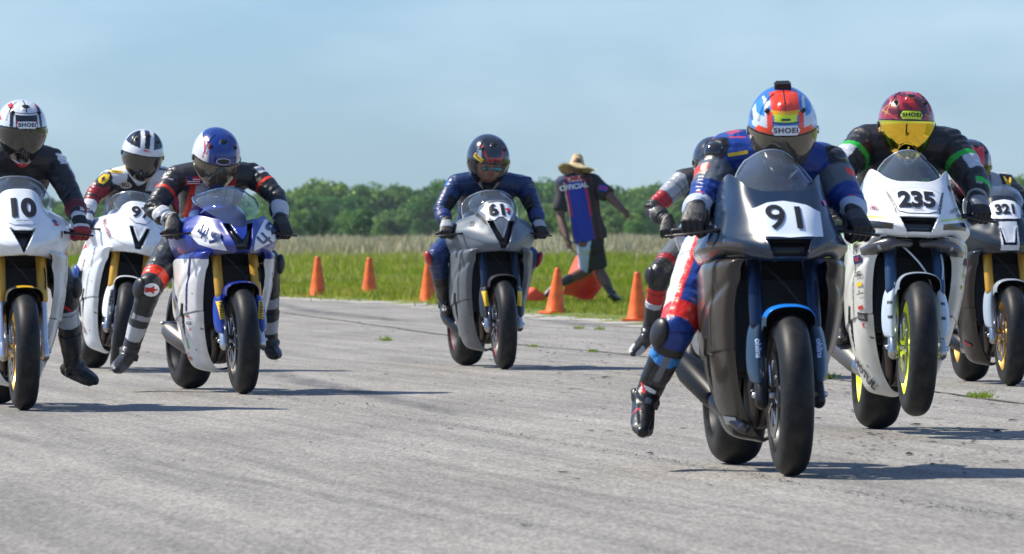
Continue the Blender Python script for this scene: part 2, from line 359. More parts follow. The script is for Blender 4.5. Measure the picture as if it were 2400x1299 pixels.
def wheel(root, name, cx, r, wdt, rim_r, rimcol, disc=True, S=None, acc=None):
    S = S or Matrix()
    wh = MB(); n = 26; prof = []
    for i in range(n+1):
        a = math.pi*(i/n)*1.0
        h = -math.cos(a)*wdt/2; rr = rim_r+(r-rim_r)*(math.sin(a)**.62 if 0 < i < n else 0)
        prof.append((h, rr))
    prof = [(-wdt*.42, rim_r-.004)]+prof+[(wdt*.42, rim_r-.004)]
    e = empty(name, Matrix()); e.parent = root; e.matrix_parent_inverse = Matrix(); e.matrix_local = S @ Matrix.Translation(cx)
    # wheel hub/rim is the part's own mesh: use an Empty 'wheel' that carries tyre, rim, discs
    wh.lathe(prof, seg=96, close=True); wh.build('tyre', M_tyre, e)
    rm = MB(); w2 = wdt*.40
    rm.lathe([(-w2, rim_r+.006), (-w2, rim_r-.008), (-w2*.8, rim_r-.016), (-w2*.3, rim_r-.032), (w2*.3, rim_r-.032), (w2*.8, rim_r-.016), (w2, rim_r-.008), (w2, rim_r+.006)], seg=72)
    for k in range(5):
        a = 2*math.pi*k/5+.3
        for da in (-.16, .16):
            p = [(0, math.cos(a+da*.4)*.045, math.sin(a+da*.4)*.045), (0, math.cos(a+da)*.12, math.sin(a+da)*.12), (0, math.cos(a+da*1.25)*(rim_r-.02), math.sin(a+da*1.25)*(rim_r-.02))]
            rm.tube(cr1(p, 4), [(.011, .014)]*9, up=(1, 0, 0), seg=8)
    rm.lathe([(-.05, .012), (-.05, .03), (-.03, .05), (.03, .05), (.05, .03), (.05, .012)], seg=24)
    rm.build('rim', rimcol, e)
    if acc:
        am = MB()
        for sx in (-1, 1): am.lathe([(sx*(w2+.002), rim_r+.008), (sx*(w2+.003), rim_r-.004), (sx*(w2), rim_r-.005)], seg=72)
        am.build('rim_stripe', acc, e)
    if disc:
        for sx in (-1, 1):
            d = MB(); x = sx*.062
            ri, ro = .118, .158; a = np.linspace(0, 2*math.pi, 90, endpoint=False)
            wav = ro+.003*np.sin(a*10)
            P = []
            for (xx, rr) in ((x-.0025, ri+0*a), (x-.0025, wav), (x+.0025, wav), (x+.0025, ri+0*a)): P.append(np.stack([xx+0*a, rr*np.cos(a), rr*np.sin(a)], -1))
            V = np.stack(P, 1); d.add(V, gridf(90, 4, wu=True, wv=True))
            for k in range(8):
                t = 2*math.pi*k/8; d.tube([(x, math.cos(t)*.05, math.sin(t)*.05), (x, math.cos(t+.2)*.125, math.sin(t+.2)*.125)], .006, seg=6)
            d.build('brake_disc', M_steel, e)
    return e
def bike(name, fr, style, label, P):
    """P: dict of colours and details"""
    root = empty(name, fr.M); tag(root, label, 'motorcycle', 'racing motorcycles on the runway')
    up_c, sd_c, lo_c = P['upper'], P['side'], P.get('lower', P['side'])
    pm = P.get('mat', M_vp)
    # ---- nose
    g = surf(mirror_rows(NOSE[style]), 24, 16)
    intake = P['intake']
    def disp(Q):
        x, z = Q[:, 0], Q[:, 2]; front = Q[:, 1] < .30
        # hood edges beside the intake, a sharp cheek crease and a tucked lip under it
        ax = np.abs(x); cz = .815+.42*np.clip(ax-.06, 0, 1); sd_ = z-cz
        Q[:, 1] += np.where(ax > .05, .010*(1/(1+np.exp(np.clip(sd_/.0025, -40, 40)))), 0)*(Q[:, 1] < .45)
        for poly in intake:
            d = polydist(x, z, poly); m0 = ~seg_in_poly(x, z, poly) & front; Q[:, 1] -= np.where(m0, .006*np.exp(-(d/.011)**2), 0)
        for poly in intake:
            m = seg_in_poly(x, z, poly) & front; d = polydist(x, z, poly)
            Q[:, 1] += np.where(m, np.clip(d/.010, 0, 1)*.05, 0)
        return Q
    def ncol(Q, C):
        C[:] = up_c; x, z = Q[:, 0], Q[:, 2]
        if P.get('nosefn'): C = P['nosefn'](Q, C)
        for poly in intake:
            m = seg_in_poly(x, z, poly) & (Q[:, 1] < .30) & (polydist(x, z, poly) > .002); C[m] = BK
        return C
    nose, nb = shell('upper_fairing', g, pm, root, ncol, disp=disp, outward=(0, .6, .85))
    # ---- side fairings
    sides = {}
    for sx in (-1, 1):
        sg = surf([[(sx*x, y, z) for x, y, z in r] for r in SIDE], 24, 38)
        def scol(Q, C, sx=sx):
            C[:] = sd_c; low = Q[:, 2] < .36+.25*(Q[:, 1]-.35); C[low] = lo_c
            if P.get('sidefn'): C = P['sidefn'](Q, C, sx)
            seam = np.abs(Q[:, 2]-(.455-.12*(Q[:, 1]-.35))) < .0035; C[seam] = np.array(sd_c)*.22
            slot = seg_in_poly(Q[:, 1], Q[:, 2], SLOT); C[slot] = BK
            lay = LAYER(Q); C[(np.abs(lay) < (.009 if P.get('layercol') else .0032)) & (Q[:, 2] > .46)] = P.get('layercol', tuple(np.array(sd_c)*.35))
            for (fy, fz) in ((.27, .74), (.45, .745), (.66, .72), (.70, .52), (.30, .56), (.66, .36), (.50, .24), (.62, .22), (.36, .36)):
                C[np.hypot(Q[:, 1]-fy, Q[:, 2]-fz) < .0062] = (.05, .05, .055)
            return C
        def sdis(Q):
            q2 = Q.copy(); slot = seg_in_poly(Q[:, 1], Q[:, 2], SLOT); q2[slot, 0] -= np.sign(q2[slot, 0])*np.clip(polydist(Q[slot, 1], Q[slot, 2], SLOT)*2.2, 0, .03)
            lay = LAYER(Q); q2[:, 0] += np.sign(Q[:, 0])*.006*(Q[:, 2] > .455-.12*(Q[:, 1]-.35))/(1+np.exp(np.clip(-lay/.004, -40, 40)))
            low = 1/(1+np.exp(np.clip((Q[:, 2]-(.455-.12*(Q[:, 1]-.35)))/.002, -40, 40))); q2[:, 0] -= np.sign(Q[:, 0])*.003*low
            # upper scoop crease
            k = np.exp(-((Q[:, 2]-(.66-.5*(Q[:, 1]-.3)))/.02)**2)*.007; q2[:, 0] -= np.sign(Q[:, 0])*k; return q2
        o, b = shell('side_fairing', sg, pm, root, scol, outward=(0, .6, .45), disp=sdis); sides[sx] = (o, b)
    # ---- windscreen
    m = P.get('screen_mat') or glassmat('clear_screen', (.62, .70, .78), dens=.84)
    sg = surf(mirror_rows(SCREEN[style]), 8, 6)
    scr, sb = shell('windscreen', sg, m, root, thick=0, outward=(0, .7, .9))
    # rim bead of the screen
    if P.get('bead', True):
        MB().tube(sg[-1], .003, seg=6).tube(sg[:, 0], .003, seg=6).tube(sg[:, -1], .003, seg=6).build('screen_edge', P.get('beadmat', mat('screen_edge', (.35, .42, .5), .2)), scr)
    # ---- number plates
    for pl in P['plates']:
        tgt = nb
        pts = pl['poly']; O = pl['O']; N = pl.get('N', (0, 1, -.45)); V = pl.get('V', (0, .45, 1)); U = pl.get('U', (1, 0, 0))
        if pl.get('border'):
            k = pl['border']; cxp = sum(p[0] for p in pts)/len(pts); cyp = sum(p[1] for p in pts)/len(pts)
            decal('plate_border', polymesh([(cxp+(x-cxp)*k, cyp+(y-cyp)*k) for x, y in pts]), tgt, O, U, V, N, pl.get('bmat', M_ink), nose, off=.002)
        po = decal('number_plate', polymesh(pts), tgt, O, U, V, N, pl.get('mat', M_white), nose, off=.0035)
        for t in pl['texts']:
            bm = blockdigits(t[0], t[1]*.74) if pl.get('block') and t[0] == '4' else textmesh(t[0], t[1], t[2], wide=t[5] if len(t) > 5 else 1, shear=t[6] if len(t) > 6 else 0)
            rot = pl.get('rot', 0)+(t[7] if len(t) > 7 else 0)
            OO = Vector(O)+Vector(U).normalized()*t[3]+Vector(V).normalized()*t[4]
            decal('race_number' if t[0][0].isdigit() else 'lettering', bm, tgt, OO, U, V, N, pl.get('ink', M_ink), nose, off=pl.get('toff', .008), rot=rot, seglen=.008)
    for d in P.get('decals', []):   # (target, text or poly, size, bold, O, rot, material)
        tgt, ow = (nb, nose) if d[0] == 'nose' else (sides[d[0]][1], sides[d[0]][0])
        bm = textmesh(d[1], d[2], d[3]) if isinstance(d[1], str) else polymesh(d[1])
        N = (-.5*math.copysign(1, d[4][0]), .85, -.2) if d[0] == 'nose' else (-d[0]*.6, .8, 0); U = Vector(N).cross(Vector((0, 0, 1)))
        if d[0] == 'nose' and len(d) > 7: N = d[7]; U = Vector(N).cross(Vector((0, 0, 1)))
        V = Vector(U).cross(Vector(N)); 
        if V.z < 0: V = -V
        decal('lettering' if isinstance(d[1], str) else 'sticker', bm, tgt, d[4], U, V, N, d[6], ow, off=.005 if not isinstance(d[1], str) else .009, rot=d[5])
    # ---- headlights / duct of the newer model
    if P.get('duct'):
        for sx in (-1, 1):
            h = MB(); h.tube(cr1([(sx*.03, .10, .765), (sx*.10, .11, .765), (sx*.17, .17, .75), (sx*.205, .26, .735)], 5), [(.022, .018)]*5+[(.034, .03)]*5+[(.036, .033)]*5+[(.02, .02)], up=(0, 0, 1), seg=14)
            ho = h.build('headlight', mat('headlight_housing', (.05, .05, .055), .25, coat=.5), root)
            l = MB(); l.ell((sx*.15, .125, .752), (.02, .016, .018)); l.build('lens', mat('headlight_glass', (.35, .38, .42), .08, .6), ho)
    # ---- fork, fender, wheel (steered together)
    S = Matrix()
    if P.get('steer'):
        ax = Vector((0, .41, .91)).normalized(); S = Matrix.Translation((0, .03, .3)) @ Matrix.Rotation(R(P['steer']), 4, ax) @ Matrix.Translation((0, -.03, -.3))
    wheel(root, 'front_wheel', (0, 0, .30), .30, .122, .213, P['rim'], S=S, acc=P.get('rimacc'))
    ct = P['forkmat']
    for sx in (-1, 1):
        fk = MB().tube([(sx*.105, .10, .56), (sx*.105, .245, .88)], .0275, seg=20).xf(S)
        fo = fk.build('fork_leg', ct, root)
        lo = MB().tube([(sx*.105, .0, .31), (sx*.105, .11, .58)], .021, seg=16)
        lo.tube([(sx*.105, -.012, .275), (sx*.105, .03, .36)], [(.026, .034), (.022, .026)], seg=14).ell((sx*.10, 0, .30), (.028, .02, .02))
        lo.xf(S).build('fork_slider', P.get('slidermat', M_steel), fo)
        ca = MB(); ca.box((sx*.088, .135, .335), (.052, .062, .115), M=Matrix.Rotation(R(-15), 4, 'X'), bev=.25)
        for q in (-.03, .03): ca.tube([(sx*.06, .14+q*.3, .335+q), (sx*.118, .14+q*.3, .335+q)], .017, seg=14)
        ca.xf(S).build('brake_caliper', P.get('calmat', M_mblk), root)
    MB().tube([(-.13, 0, .30), (.13, 0, .30)], .012, seg=12).xf(S).build('axle', M_alu, root)
    # fender: crown over tyre plus fork blades
    T = np.linspace(R(-13), R(74), 34); rows = []
    for t in T:
        blade = math.exp(-((t-R(22))/R(17))**2)*.02; rr = []
        for (x, dr) in ((-.092, -.055-blade), (-.093, -.035-blade*.5), (-.088, -.012), (-.07, .008), (-.038, .019), (0, .022), (.038, .019), (.07, .008), (.088, -.012), (.093, -.035-blade*.5), (.092, -.055-blade)):
            r_ = .312+dr; rr.append((x, math.sin(t)*r_, .30+math.cos(t)*r_))
        rows.append(rr)
    fg = surf(rows, 2, 5).copy(); A = np.array(S); fg = fg @ A[:3, :3].T+A[:3, 3]
    fcol = P['fender']
    fe, fb = shell('front_fender', fg, pm, root, (lambda Q, C: P['fenderfn'](Q, C)) if P.get('fenderfn') else None, basecol=fcol, outward=(0, 0, .30), thick=.003)
    if P.get('fenderdec'):
        for txt, mt, bgm in P['fenderdec']:
            for sx in (-1, 1):
                if bgm: 
                    o_ = decal('sticker', polymesh([(-.045, -.016), (.045, -.016), (.045, .016), (-.045, .016)]), fb, (sx*.11, .10, .49), (0, -.3, -1), (.6, sx*.8, 0), (-sx*.8, .6, 0), bgm, fe, off=.003)
                decal('lettering', textmesh(txt, .024, .02), fb, (sx*.11, .10, .49), (0, -.3, -1), (.6, sx*.8, 0), (-sx*.8, .6, 0), mt, fe, off=.005)
    gc = P.get('guard')
    if gc:
        for sx in (-1, 1):
            rws = []
            for z, xa, xb in ((.592, .086, .104), (.575, .078, .122), (.53, .074, .140), (.46, .076, .150), (.39, .080, .150), (.355, .088, .142), (.345, .098, .130)):
                yf = (z-.31)*.405-.036; rws.append([(sx*(xa+(xb-xa)*k), yf+.045*(2*k-1)**2+.015*k, z) for k in (0, .25, .5, .75, 1)])
            gg = surf(rws, 10, 10) @ A[:3, :3].T+A[:3, 3]
            def gcf(Q, C, sx=sx):
                C[:] = c(gc['col'])
                if gc.get('holes'):
                    for hz_ in (.50, .435): C[np.hypot((np.abs(Q[:, 0])-.118)*.7, Q[:, 2]-hz_) < .0085] = BK
                return C
            go, gb = shell('fork_guard', gg, pm, root, gcf, outward=(sx*.11, .3, .45), thick=.004)
            Og = (sx*.113, .0, .47)
            if gc.get('sticker'): decal('sticker', polymesh([(-.050, -.017), (.050, -.017), (.050, .017), (-.050, .017)]), gb, Og, (-sx*.12, 0, -1), (1, 0, -sx*.12), (0, 1, 0), gc['sticker'], go, off=.003)
            if gc.get('text'): decal('lettering', textmesh(gc['text'], .030, .03), gb, Og, (0, 0, -1), (1, 0, 0), (0, 1, 0), gc['ink'], go, off=.005)
    # ---- radiator, engine, frame
    rd = MB(); rd.box((0, .36, .55), (.30, .03, .34), M=Matrix.Rotation(R(-10), 4, 'X'), bev=.2); ro = rd.build('radiator', M_blk, root)
    fn = MB()
    for i in range(30): fn.box((0, .333+.0018*i-.012, .40+i*.0103), (.26, .006, .0038), bev=0)
    fn.build('radiator_fins', mat('radiator_fins', (.022, .021, .02), .7, .1, spec=.2), ro)
    en = MB(); en.box((0, .60, .52), (.24, .30, .34), bev=.12); en.box((0, .62, .28), (.13, .22, .2), bev=.12); en.box((0, .66, .72), (.30, .46, .2), bev=.2); en.box((0, .86, .40), (.2, .2, .26), bev=.15)
    en.build('engine', mat('engine_dark', (.008, .008, .009), .6, .1, spec=.25), root)
    pipe = MB()
    for x in (-.09, -.03, .03, .09): pipe.tube(cr1([(x, .43, .42), (x, .36, .34), (x*.8, .40, .24), (x*.4-.02, .55, .18), (-.06, .65, .18)], 4), .018, seg=10)
    pipe.build('exhaust_header', mat('header_steel', (.10, .08, .07), .4, .7), root)
    ex = MB(); ea, eb = P.get('exh', ((-.10, .60, .19), (-.215, 1.0, .36))); ea, eb = np.array(ea), np.array(eb); q = (eb-ea)
    ex.tube([ea-q*.15, ea, ea+q*.3], [.028, .034, .045], seg=18); eo = ex.build('exhaust', P.get('exhmat2', M_steel), root)
    MB().tube([ea+q*.3, ea+q*.42, ea+q*.85, ea+q], [(.042, .042), (.050, .054), (.054, .059), (.040, .044)], seg=24, rc=False).build('silencer', P.get('exhmat', mat('silencer_dark', (.03, .03, .032), .2, .8)), eo)
    MB().tube([ea+q*.985, ea+q*1.03], [(.036, .040), (.024, .026)], seg=20, rc=False).build('end_cap', M_steel, eo)
    # cable
    cb = MB(); cb.tube(cr1([(-.10, .24, .80), (-.04, .12, .74), (.03, .09, .66), (.07, .10, .58), (.08, .14, .47)], 6), .0045, seg=6)
    cb.tube(cr1([(.10, .24, .80), (.12, .13, .70), (.118, .10, .60), (.10, .15, .42)], 6), .004, seg=6); cb.build('brake_hose', P.get('hosemat', M_mblk), root)
    # ---- tank, seat, tail
    tk = MB(); tk.tube(cr1([(0, .50, .90), (0, .60, .97), (0, .74, .98), (0, .86, .90), (0, .93, .83)], 4), [(.10, .05)]*3+[(.15, .10)]*6+[(.14, .12)]*5+[(.09, .07)]*3, up=(0, 0, 1), seg=24, pw=.85, col=P.get('tank', up_c))
    tk.build('fuel_tank', pm, root)
    MB().tube(cr1([(0, .90, .80), (0, 1.02, .815), (0, 1.16, .83)], 3), [(.11, .03)]*3+[(.13, .03)]*4, seg=16).build('seat', M_blk, root)
    MB().tube(cr1([(0, 1.05, .79), (0, 1.25, .87), (0, 1.45, .93), (0, 1.58, .95)], 4), [(.12, .05)]*4+[(.11, .06)]*4+[(.07, .04)]*4+[(.03, .02)], seg=18, col=P.get('tail', up_c)).build('tail', pm, root)
    fm = MB()
    for sx in (-1, 1):
        fm.tube(cr1([(sx*.06, .28, .84), (sx*.15, .45, .78), (sx*.165, .7, .66), (sx*.14, .92, .5), (sx*.13, .93, .36)], 4), [(.02, .04)]*17, up=(0, 0, 1), seg=10)
        fm.tube([(sx*.12, .88, .36), (sx*.125, 1.38, .315)], [(.018, .04), (.016, .026)], up=(0, 0, 1), seg=10)
    fm.build('frame', P.get('framemat', M_mblk), root)
    for sx in (-1, 1):
        MB().tube([(sx*.15, .98, .385), (sx*.25, .98, .385)], .011, seg=8).box((sx*.145, .98, .37), (.012, .09, .08), bev=.3).build('footpeg', M_alu, root)
        hb = MB().tube([(sx*.10, .30, .905), (sx*.20, .34, .915), (sx*.375, .41, .90)], .0125, seg=12); ho = hb.build('handlebar', M_mblk, root)
        lv = MB().tube(cr1([(sx*.19, .29, .905), (sx*.25, .265, .90), (sx*.33, .29, .89), (sx*.385, .33, .885)], 4), [(.012, .009)]*4+[(.008, .006)]*9, seg=8)
        lv.box((sx*.185, .32, .915), (.04, .05, .035), bev=.3)
        lv.build('brake_lever' if sx < 0 else 'clutch_lever', P.get('levmat', M_mblk), ho)
    wheel(root, 'rear_wheel', (0, 1.38, .315), .315, .19, .213, P.get('rrim', P['rim']), disc=False, acc=P.get('rimacc'))
    return root, nb, sides

# ------------------------------------------------------------------ helmets
def helmet_xyz(az, el, k=1.0):
    ce = np.cos(el); se = np.sin(el); cep = np.abs(ce)**.86
    lower = np.clip(-se, 0, 1); front = np.clip(np.cos(az), 0, 1)
    a = .131*(1-.36*lower**2); b = np.where(np.cos(az) > 0, .158+.012*lower*front, .168*(1-.18*lower))
    x = a*np.sin(az)*cep; y = -b*np.cos(az)*cep; z = np.where(se > 0, .150*se, .205*np.sign(se)*np.abs(se)**.95*(.80+.20*front))
    return np.stack([x*k, y*k, z*k], -1)
def helmet(parent, T, spec):
    """T: local transform of the head centre (already tilted)"""
    az = np.linspace(-math.pi, math.pi, 220, endpoint=False); el = np.linspace(-R(78), R(90), 150)
    A, E = np.meshgrid(az, el, indexing='ij'); P = helmet_xyz(A, E)
    vb, vt = spec.get('visor', (-42, 14)); vz = R(88)
    port_t = R(vt)-.10*np.abs(A/vz)**2; port_b = R(vb)+.36*np.abs(A/vz)**2.4
    inport = (np.abs(A) < vz) & (E > port_b) & (E < port_t)
    # relief: brow ridge, chin vent, aero ridges
    rel = .0045*np.exp(-((np.abs(A)-R(52)-E*.15)/.05)**2)*(E > R(25))*(E < R(75))
    rel += .006*np.exp(-(A/.30)**6)*np.exp(-((E-R(58))/.12)**2)
    rel -= .004*np.exp(-(A/.26)**6)*np.exp(-((E-R(-52))/.07)**2)
    P = P*(1+rel[..., None]/.14); P[inport] *= .975
    AX = np.degrees(np.arcsin(np.clip(P[..., 0]/.131, -1, 1))); AX = np.where(np.abs(A) > math.pi/2, np.sign(AX)*(180-np.abs(AX)), AX)
    C = spec['fn'](A.ravel(), AX.ravel(), np.degrees(E).ravel(), P.reshape(-1, 3)); C = C.reshape(*A.shape, 3)
    gask = (np.abs(A) < vz+.05) & (E > port_b-.045) & (E < port_t+.045); C[gask] = BK
    Fq = gridf(len(az), len(el), wu=True); V = P.reshape(-1, 3)
    if spec.get('open'): Fq = Fq[~inport.ravel()[Fq].all(1)]
    me = raw_mesh('helmet', V, Fq, C.reshape(-1, 3)); 
    if me.polygons[len(me.polygons)//2].normal.dot(me.polygons[len(me.polygons)//2].center) < 0: me.flip_normals()
    h = link('helmet', me, M_vhelm, parent, T)
    if spec.get('label'): h['label'] = spec['label']
    bvh = BVHTree.FromPolygons([tuple(p) for p in V], [tuple(f) for f in Fq])
    av = np.linspace(-1, 1, 90); ev = np.linspace(0, 1, 34); AV, EV = np.meshgrid(av*vz, ev, indexing='ij')
    pt = R(vt)-.10*np.abs(AV/vz)**2; pb = R(vb)+.36*np.abs(AV/vz)**2.4
    Q = helmet_xyz(AV, pb+(pt-pb)*EV, 1.012)
    vo, vbv = shell('visor', Q, spec['vmat'], h, outward=(0, 0, 0), thick=0)
    for sx in (-1, 1):
        p = helmet_xyz(np.array([sx*R(86)]), np.array([R(-2)]), 1.01)[0]; m = MB(); m.lathe([(-.004, .001), (-.004, .016), (.004, .014), (.005, .001)], cx=p, seg=20); m.build('visor_pivot', M_alu if spec.get('pivot') else M_blk, h)
    # top vents
    vm = MB()
    for (a_, e_, s_) in spec.get('vents', [(0, 62, .022), (-42, 44, .014), (42, 44, .014)]):
        p = helmet_xyz(np.array([R(a_)]), np.array([R(e_)]), 1.01)[0]; vm.ell(p, (s_, s_*.9, .006), M=Matrix.Rotation(R(90-e_)*.9, 4, 'X'), n=8)
    vm.build('air_vent', spec.get('ventmat', M_blk), h)
    for d in spec.get('decals', []):   # (text/poly, size, bold, az, el, material, rot)
        p = Vector(helmet_xyz(np.array([R(d[3])]), np.array([R(d[4])]))[0]); N = -p.normalized()
        U = Vector((0, 0, 1)).cross(N)*1; U = N.cross(Vector((0, 0, 1))).normalized(); 
        if U.x*math.cos(R(d[3]))-0*U.y < 0: U = -U
        V = U.cross(N).normalized(); V = V if V.z > 0 else -V
        bm = textmesh(d[0], d[1], d[2], wide=1.15) if isinstance(d[0], str) else polymesh(d[0])
        decal('lettering' if isinstance(d[0], str) else 'badge', bm, bvh, p, U, V, N, d[5], h, off=.0028 if isinstance(d[0], str) else .0014*(1+d[7] if len(d) > 7 else 1), seglen=.008, rot=R(d[6]) if len(d) > 6 else 0)
    return h

# ------------------------------------------------------------------ bodies
def rot_to(d, up=(0, 0, 1)):
    """matrix whose Z follows d"""
    z = Vector(d).normalized(); x = Vector(up).cross(z); x = x.normalized() if x.length > 1e-3 else Vector((1, 0, 0)); y = z.cross(x)
    return Matrix((x, y, z)).transposed().to_4x4()
def remesh(mb, voxel, smooth=6):
    me = raw_mesh('src', np.concatenate(mb.V), mb.F, None); bm = bmesh.new(); bm.from_mesh(me); bmesh.ops.recalc_face_normals(bm, faces=bm.faces); bm.to_mesh(me); bm.free()
    o = bpy.data.objects.new('src', me); COL.objects.link(o); md = o.modifiers.new('r', 'REMESH'); md.mode = 'VOXEL'; md.voxel_size = voxel
    sm = o.modifiers.new('s', 'SMOOTH'); sm.factor = .6; sm.iterations = smooth
    dg = bpy.context.evaluated_depsgraph_get(); dg.update(); out = bpy.data.meshes.new_from_object(o.evaluated_get(dg))
    bpy.data.objects.remove(o); bpy.data.meshes.remove(me)
    out.materials.clear(); return out
def get(me, attr='co'):
    a = np.empty(len(me.vertices)*3, dtype=np.float32)
    (me.vertices if attr == 'co' else me.vertex_normals).foreach_get('co' if attr == 'co' else 'vector', a); return a.reshape(-1, 3).astype(float)
def vnoise(P, f, seed=0):
    """cheap smooth noise, sum of sines"""
    r = np.random.default_rng(seed); v = 0
    for i in range(7):
        k = r.normal(size=3)*f; v = v+np.sin(P@k+r.uniform(0, 6.28))
    return v/3.5
BONES = ['pelvis', 'torso', 'neck', 'upper_arm_l', 'upper_arm_r', 'forearm_l', 'forearm_r', 'thigh_l', 'thigh_r', 'shin_l', 'shin_r', 'head']
def figure(name, M, J, paintfn, mtl, rad=None, voxel=.0068, hump=True, slim=1.0, wr=.0058, hands=False):
    """one continuous body mesh; J joints in the frame of M. returns object, joints"""
    r = dict(sh=.072, el=.055, wr=.043, hip=.098, kn=.072, calf=.062, an=.047); r.update(rad or {}); mb = MB()
    J = {k: Vector(v) for k, v in J.items()}
    ch = J['chest']; pe = J['pelvis']; nk = J['neck']; sl, sr = J['shL'], J['shR']
    side = (sr-sl).normalized(); 
    def limb(a, b, c_, ra, rb, rc, rcalf=None):
        m1 = a.lerp(b, .45); m2 = b.lerp(c_, .35)
        mb.tube([a, m1, b], [ra, ra*.93 if rcalf is None else ra*.92, rb], seg=16)
        mb.tube([b, m2, c_], [rb, rcalf or rb*.98, rc], seg=16)
    limb(sl, J['elL'], J['wrL'], r['sh'], r['el'], r['wr']); limb(sr, J['elR'], J['wrR'], r['sh'], r['el'], r['wr'])
    limb(J['hipL'], J['knL'], J['anL'], r['hip'], r['kn'], r['an'], r['calf']); limb(J['hipR'], J['knR'], J['anR'], r['hip'], r['kn'], r['an'], r['calf'])
    for q in 'LR':  # ankle stub to foot inside the boot
        mb.tube([J['an'+q], J['toe'+q]], [.04, .026], seg=10)
    mid = pe.lerp(ch, .5); upv = side
    # trunk: elliptical tube pelvis -> chest -> neck base; first radius lies across the body
    t_ = (nk-pe).normalized(); dv = side.cross(t_)
    nb_ = (sl+sr)/2
    path = [pe-t_*.06, pe, mid, ch, nb_.lerp(ch, .25), nb_.lerp(nk, .6)]
    rr = [(.13, .11), (.165*slim, .125), (.155*slim, .115), (.185*slim, .128), (.20*slim, .118), (.10, .085)]
    mb.tube(path, rr, up=tuple(dv), seg=26, pw=.9)
    for s_ in (sl, sr): mb.tube([nb_.lerp(nk, .45)*1.0, s_], [.085, r['sh']*1.04], seg=16)
    mb.tube([nb_, nk, J['head']], [.075, .062, .06], seg=16)
    mb.ell(J['head'], (.078, .098, .115), n=14)
    if hump: 
        back = dv if dv.z > 0 else -dv
        mb.tube([nb_.lerp(ch, .5)+back*.10, nb_.lerp(nk, .3)+back*.11, nk.lerp(J['head'], .15)+back*.09], [.05, .058, .03], seg=14)
    if hands:
        for q in 'LR':
            wv = J['wr'+q]; h_ = J['hand'+q]; d_ = (h_-wv).normalized(); a_ = d_.cross(side); a_ = a_.normalized() if a_.length > .1 else Vector((0, 0, 1)); lat = d_.cross(a_)
            mb.tube([wv, wv.lerp(h_, .5), h_], [(.026, .024), (.036, .019), (.042, .017)], up=tuple(a_), seg=12)
            for i, ln in zip(range(4), (.066, .075, .072, .058)):
                o_ = h_+lat*(-.03+.02*i); cv = a_*(.012 if q == 'L' else -.012)
                mb.tube([o_-d_*.01, o_+d_*ln*.45+cv*.6, o_+d_*ln*.7+cv*2.4, o_+d_*ln*.66+cv*4], [.0105, .0095, .009, .008], seg=8)
            o_ = wv.lerp(h_, .35)-lat*.03; mb.tube([o_, o_-lat*.018+d_*.03, o_-lat*.012+d_*.058], [.014, .012, .01], seg=8)
    me = remesh(mb, voxel, 5)
    P = get(me); segs = [(pe, mid), (mid, nk), (nk, J['head']), (sl, J['elL']), (sr, J['elR']), (J['elL'], J['wrL']), (J['elR'], J['wrR']), (J['hipL'], J['knL']), (J['hipR'], J['knR']), (J['knL'], J['anL']), (J['knR'], J['anR'])]
    if hands: segs[5] = (J['elL'], J['handL']); segs[6] = (J['elR'], J['handR'])
    srad = [.16, .17, .08, r['sh'], r['sh'], r['el'], r['el'], r['hip'], r['hip'], r['kn'], r['kn']]
    best = np.full(len(P), 9e9); bone = np.zeros(len(P), int); tt = np.zeros(len(P)); rel = np.zeros_like(P)
    for i, ((a, b), sr_) in enumerate(zip(segs, srad)):
        a, b = np.array(a), np.array(b); ab = b-a; t = ((P-a)@ab)/(ab@ab); tc_ = np.clip(t, 0, 1); q = P-a-tc_[:, None]*ab; d = np.linalg.norm(q, axis=1)/sr_
        m = d < best; best[m] = d[m]; bone[m] = i; tt[m] = t[m]; rel[m] = q[m]/sr_
    # creases across the limbs, strongest near joints
    Nn = get(me, 'n'); ph = vnoise(P, 9, 3)*1.6
    lens = np.array([max((Vector(b)-Vector(a)).length, .05) for a, b in segs]); ll = tt*lens[bone]
    joint = np.exp(-((tt-1)/.28)**2)+np.exp(-((tt)/.28)**2)
    isl = np.isin(bone, [3, 4, 5, 6]).astype(float)+.35*np.isin(bone, [7, 8])
    isl = isl*np.clip(.55+.6*vnoise(P, 11, 8), 0, 1.2)
    wv = np.sin(ll*2*math.pi/.038+ph*2.2)*np.clip(joint, 0, 1)*isl*wr + (vnoise(P, 22, 5)*.0026+vnoise(P*np.array([1, 1, 2.2]), 34, 6)*.0018*(wr > 0))*(bone != 2)
    P2 = P+Nn*wv[:, None]
    C = paintfn(P, bone, tt, rel, Nn)
    if hump is not None and not hands:
        limbs = np.isin(bone, [3, 4, 5, 6, 7, 8, 9, 10]); sm_ = limbs & (np.abs(rel[:, 2]+.15) < .045) & (rel[:, 1] < .2); C[sm_] = C[sm_]*.45
        rg = limbs & (np.abs(tt-.30) < .010); C[rg] = C[rg]*.45; tz = (bone <= 1) & (np.abs(np.abs(rel[:, 0])-.35) < .02) & (rel[:, 1] < 0); C[tz] = C[tz]*.5
        ac = np.isin(bone, [3, 4, 7, 8]) & (tt > .80) & (tt < .96) & (rel[:, 1] > .15); C[ac] = (.012, .012, .014)
    org = Vector(pe); P3 = P2-np.array(org)
    me.vertices.foreach_set('co', P3.astype(np.float32).ravel()); paint(me, C); me.polygons.foreach_set('use_smooth', np.ones(len(me.polygons), bool)); me.update()
    me.name = name; o = link(name, me, mtl); o.matrix_world = M @ Matrix.Translation(org)
    bv = BVHTree.FromPolygons([tuple(p) for p in P3], [tuple(f.vertices) for f in me.polygons])
    return o, org, bv, J
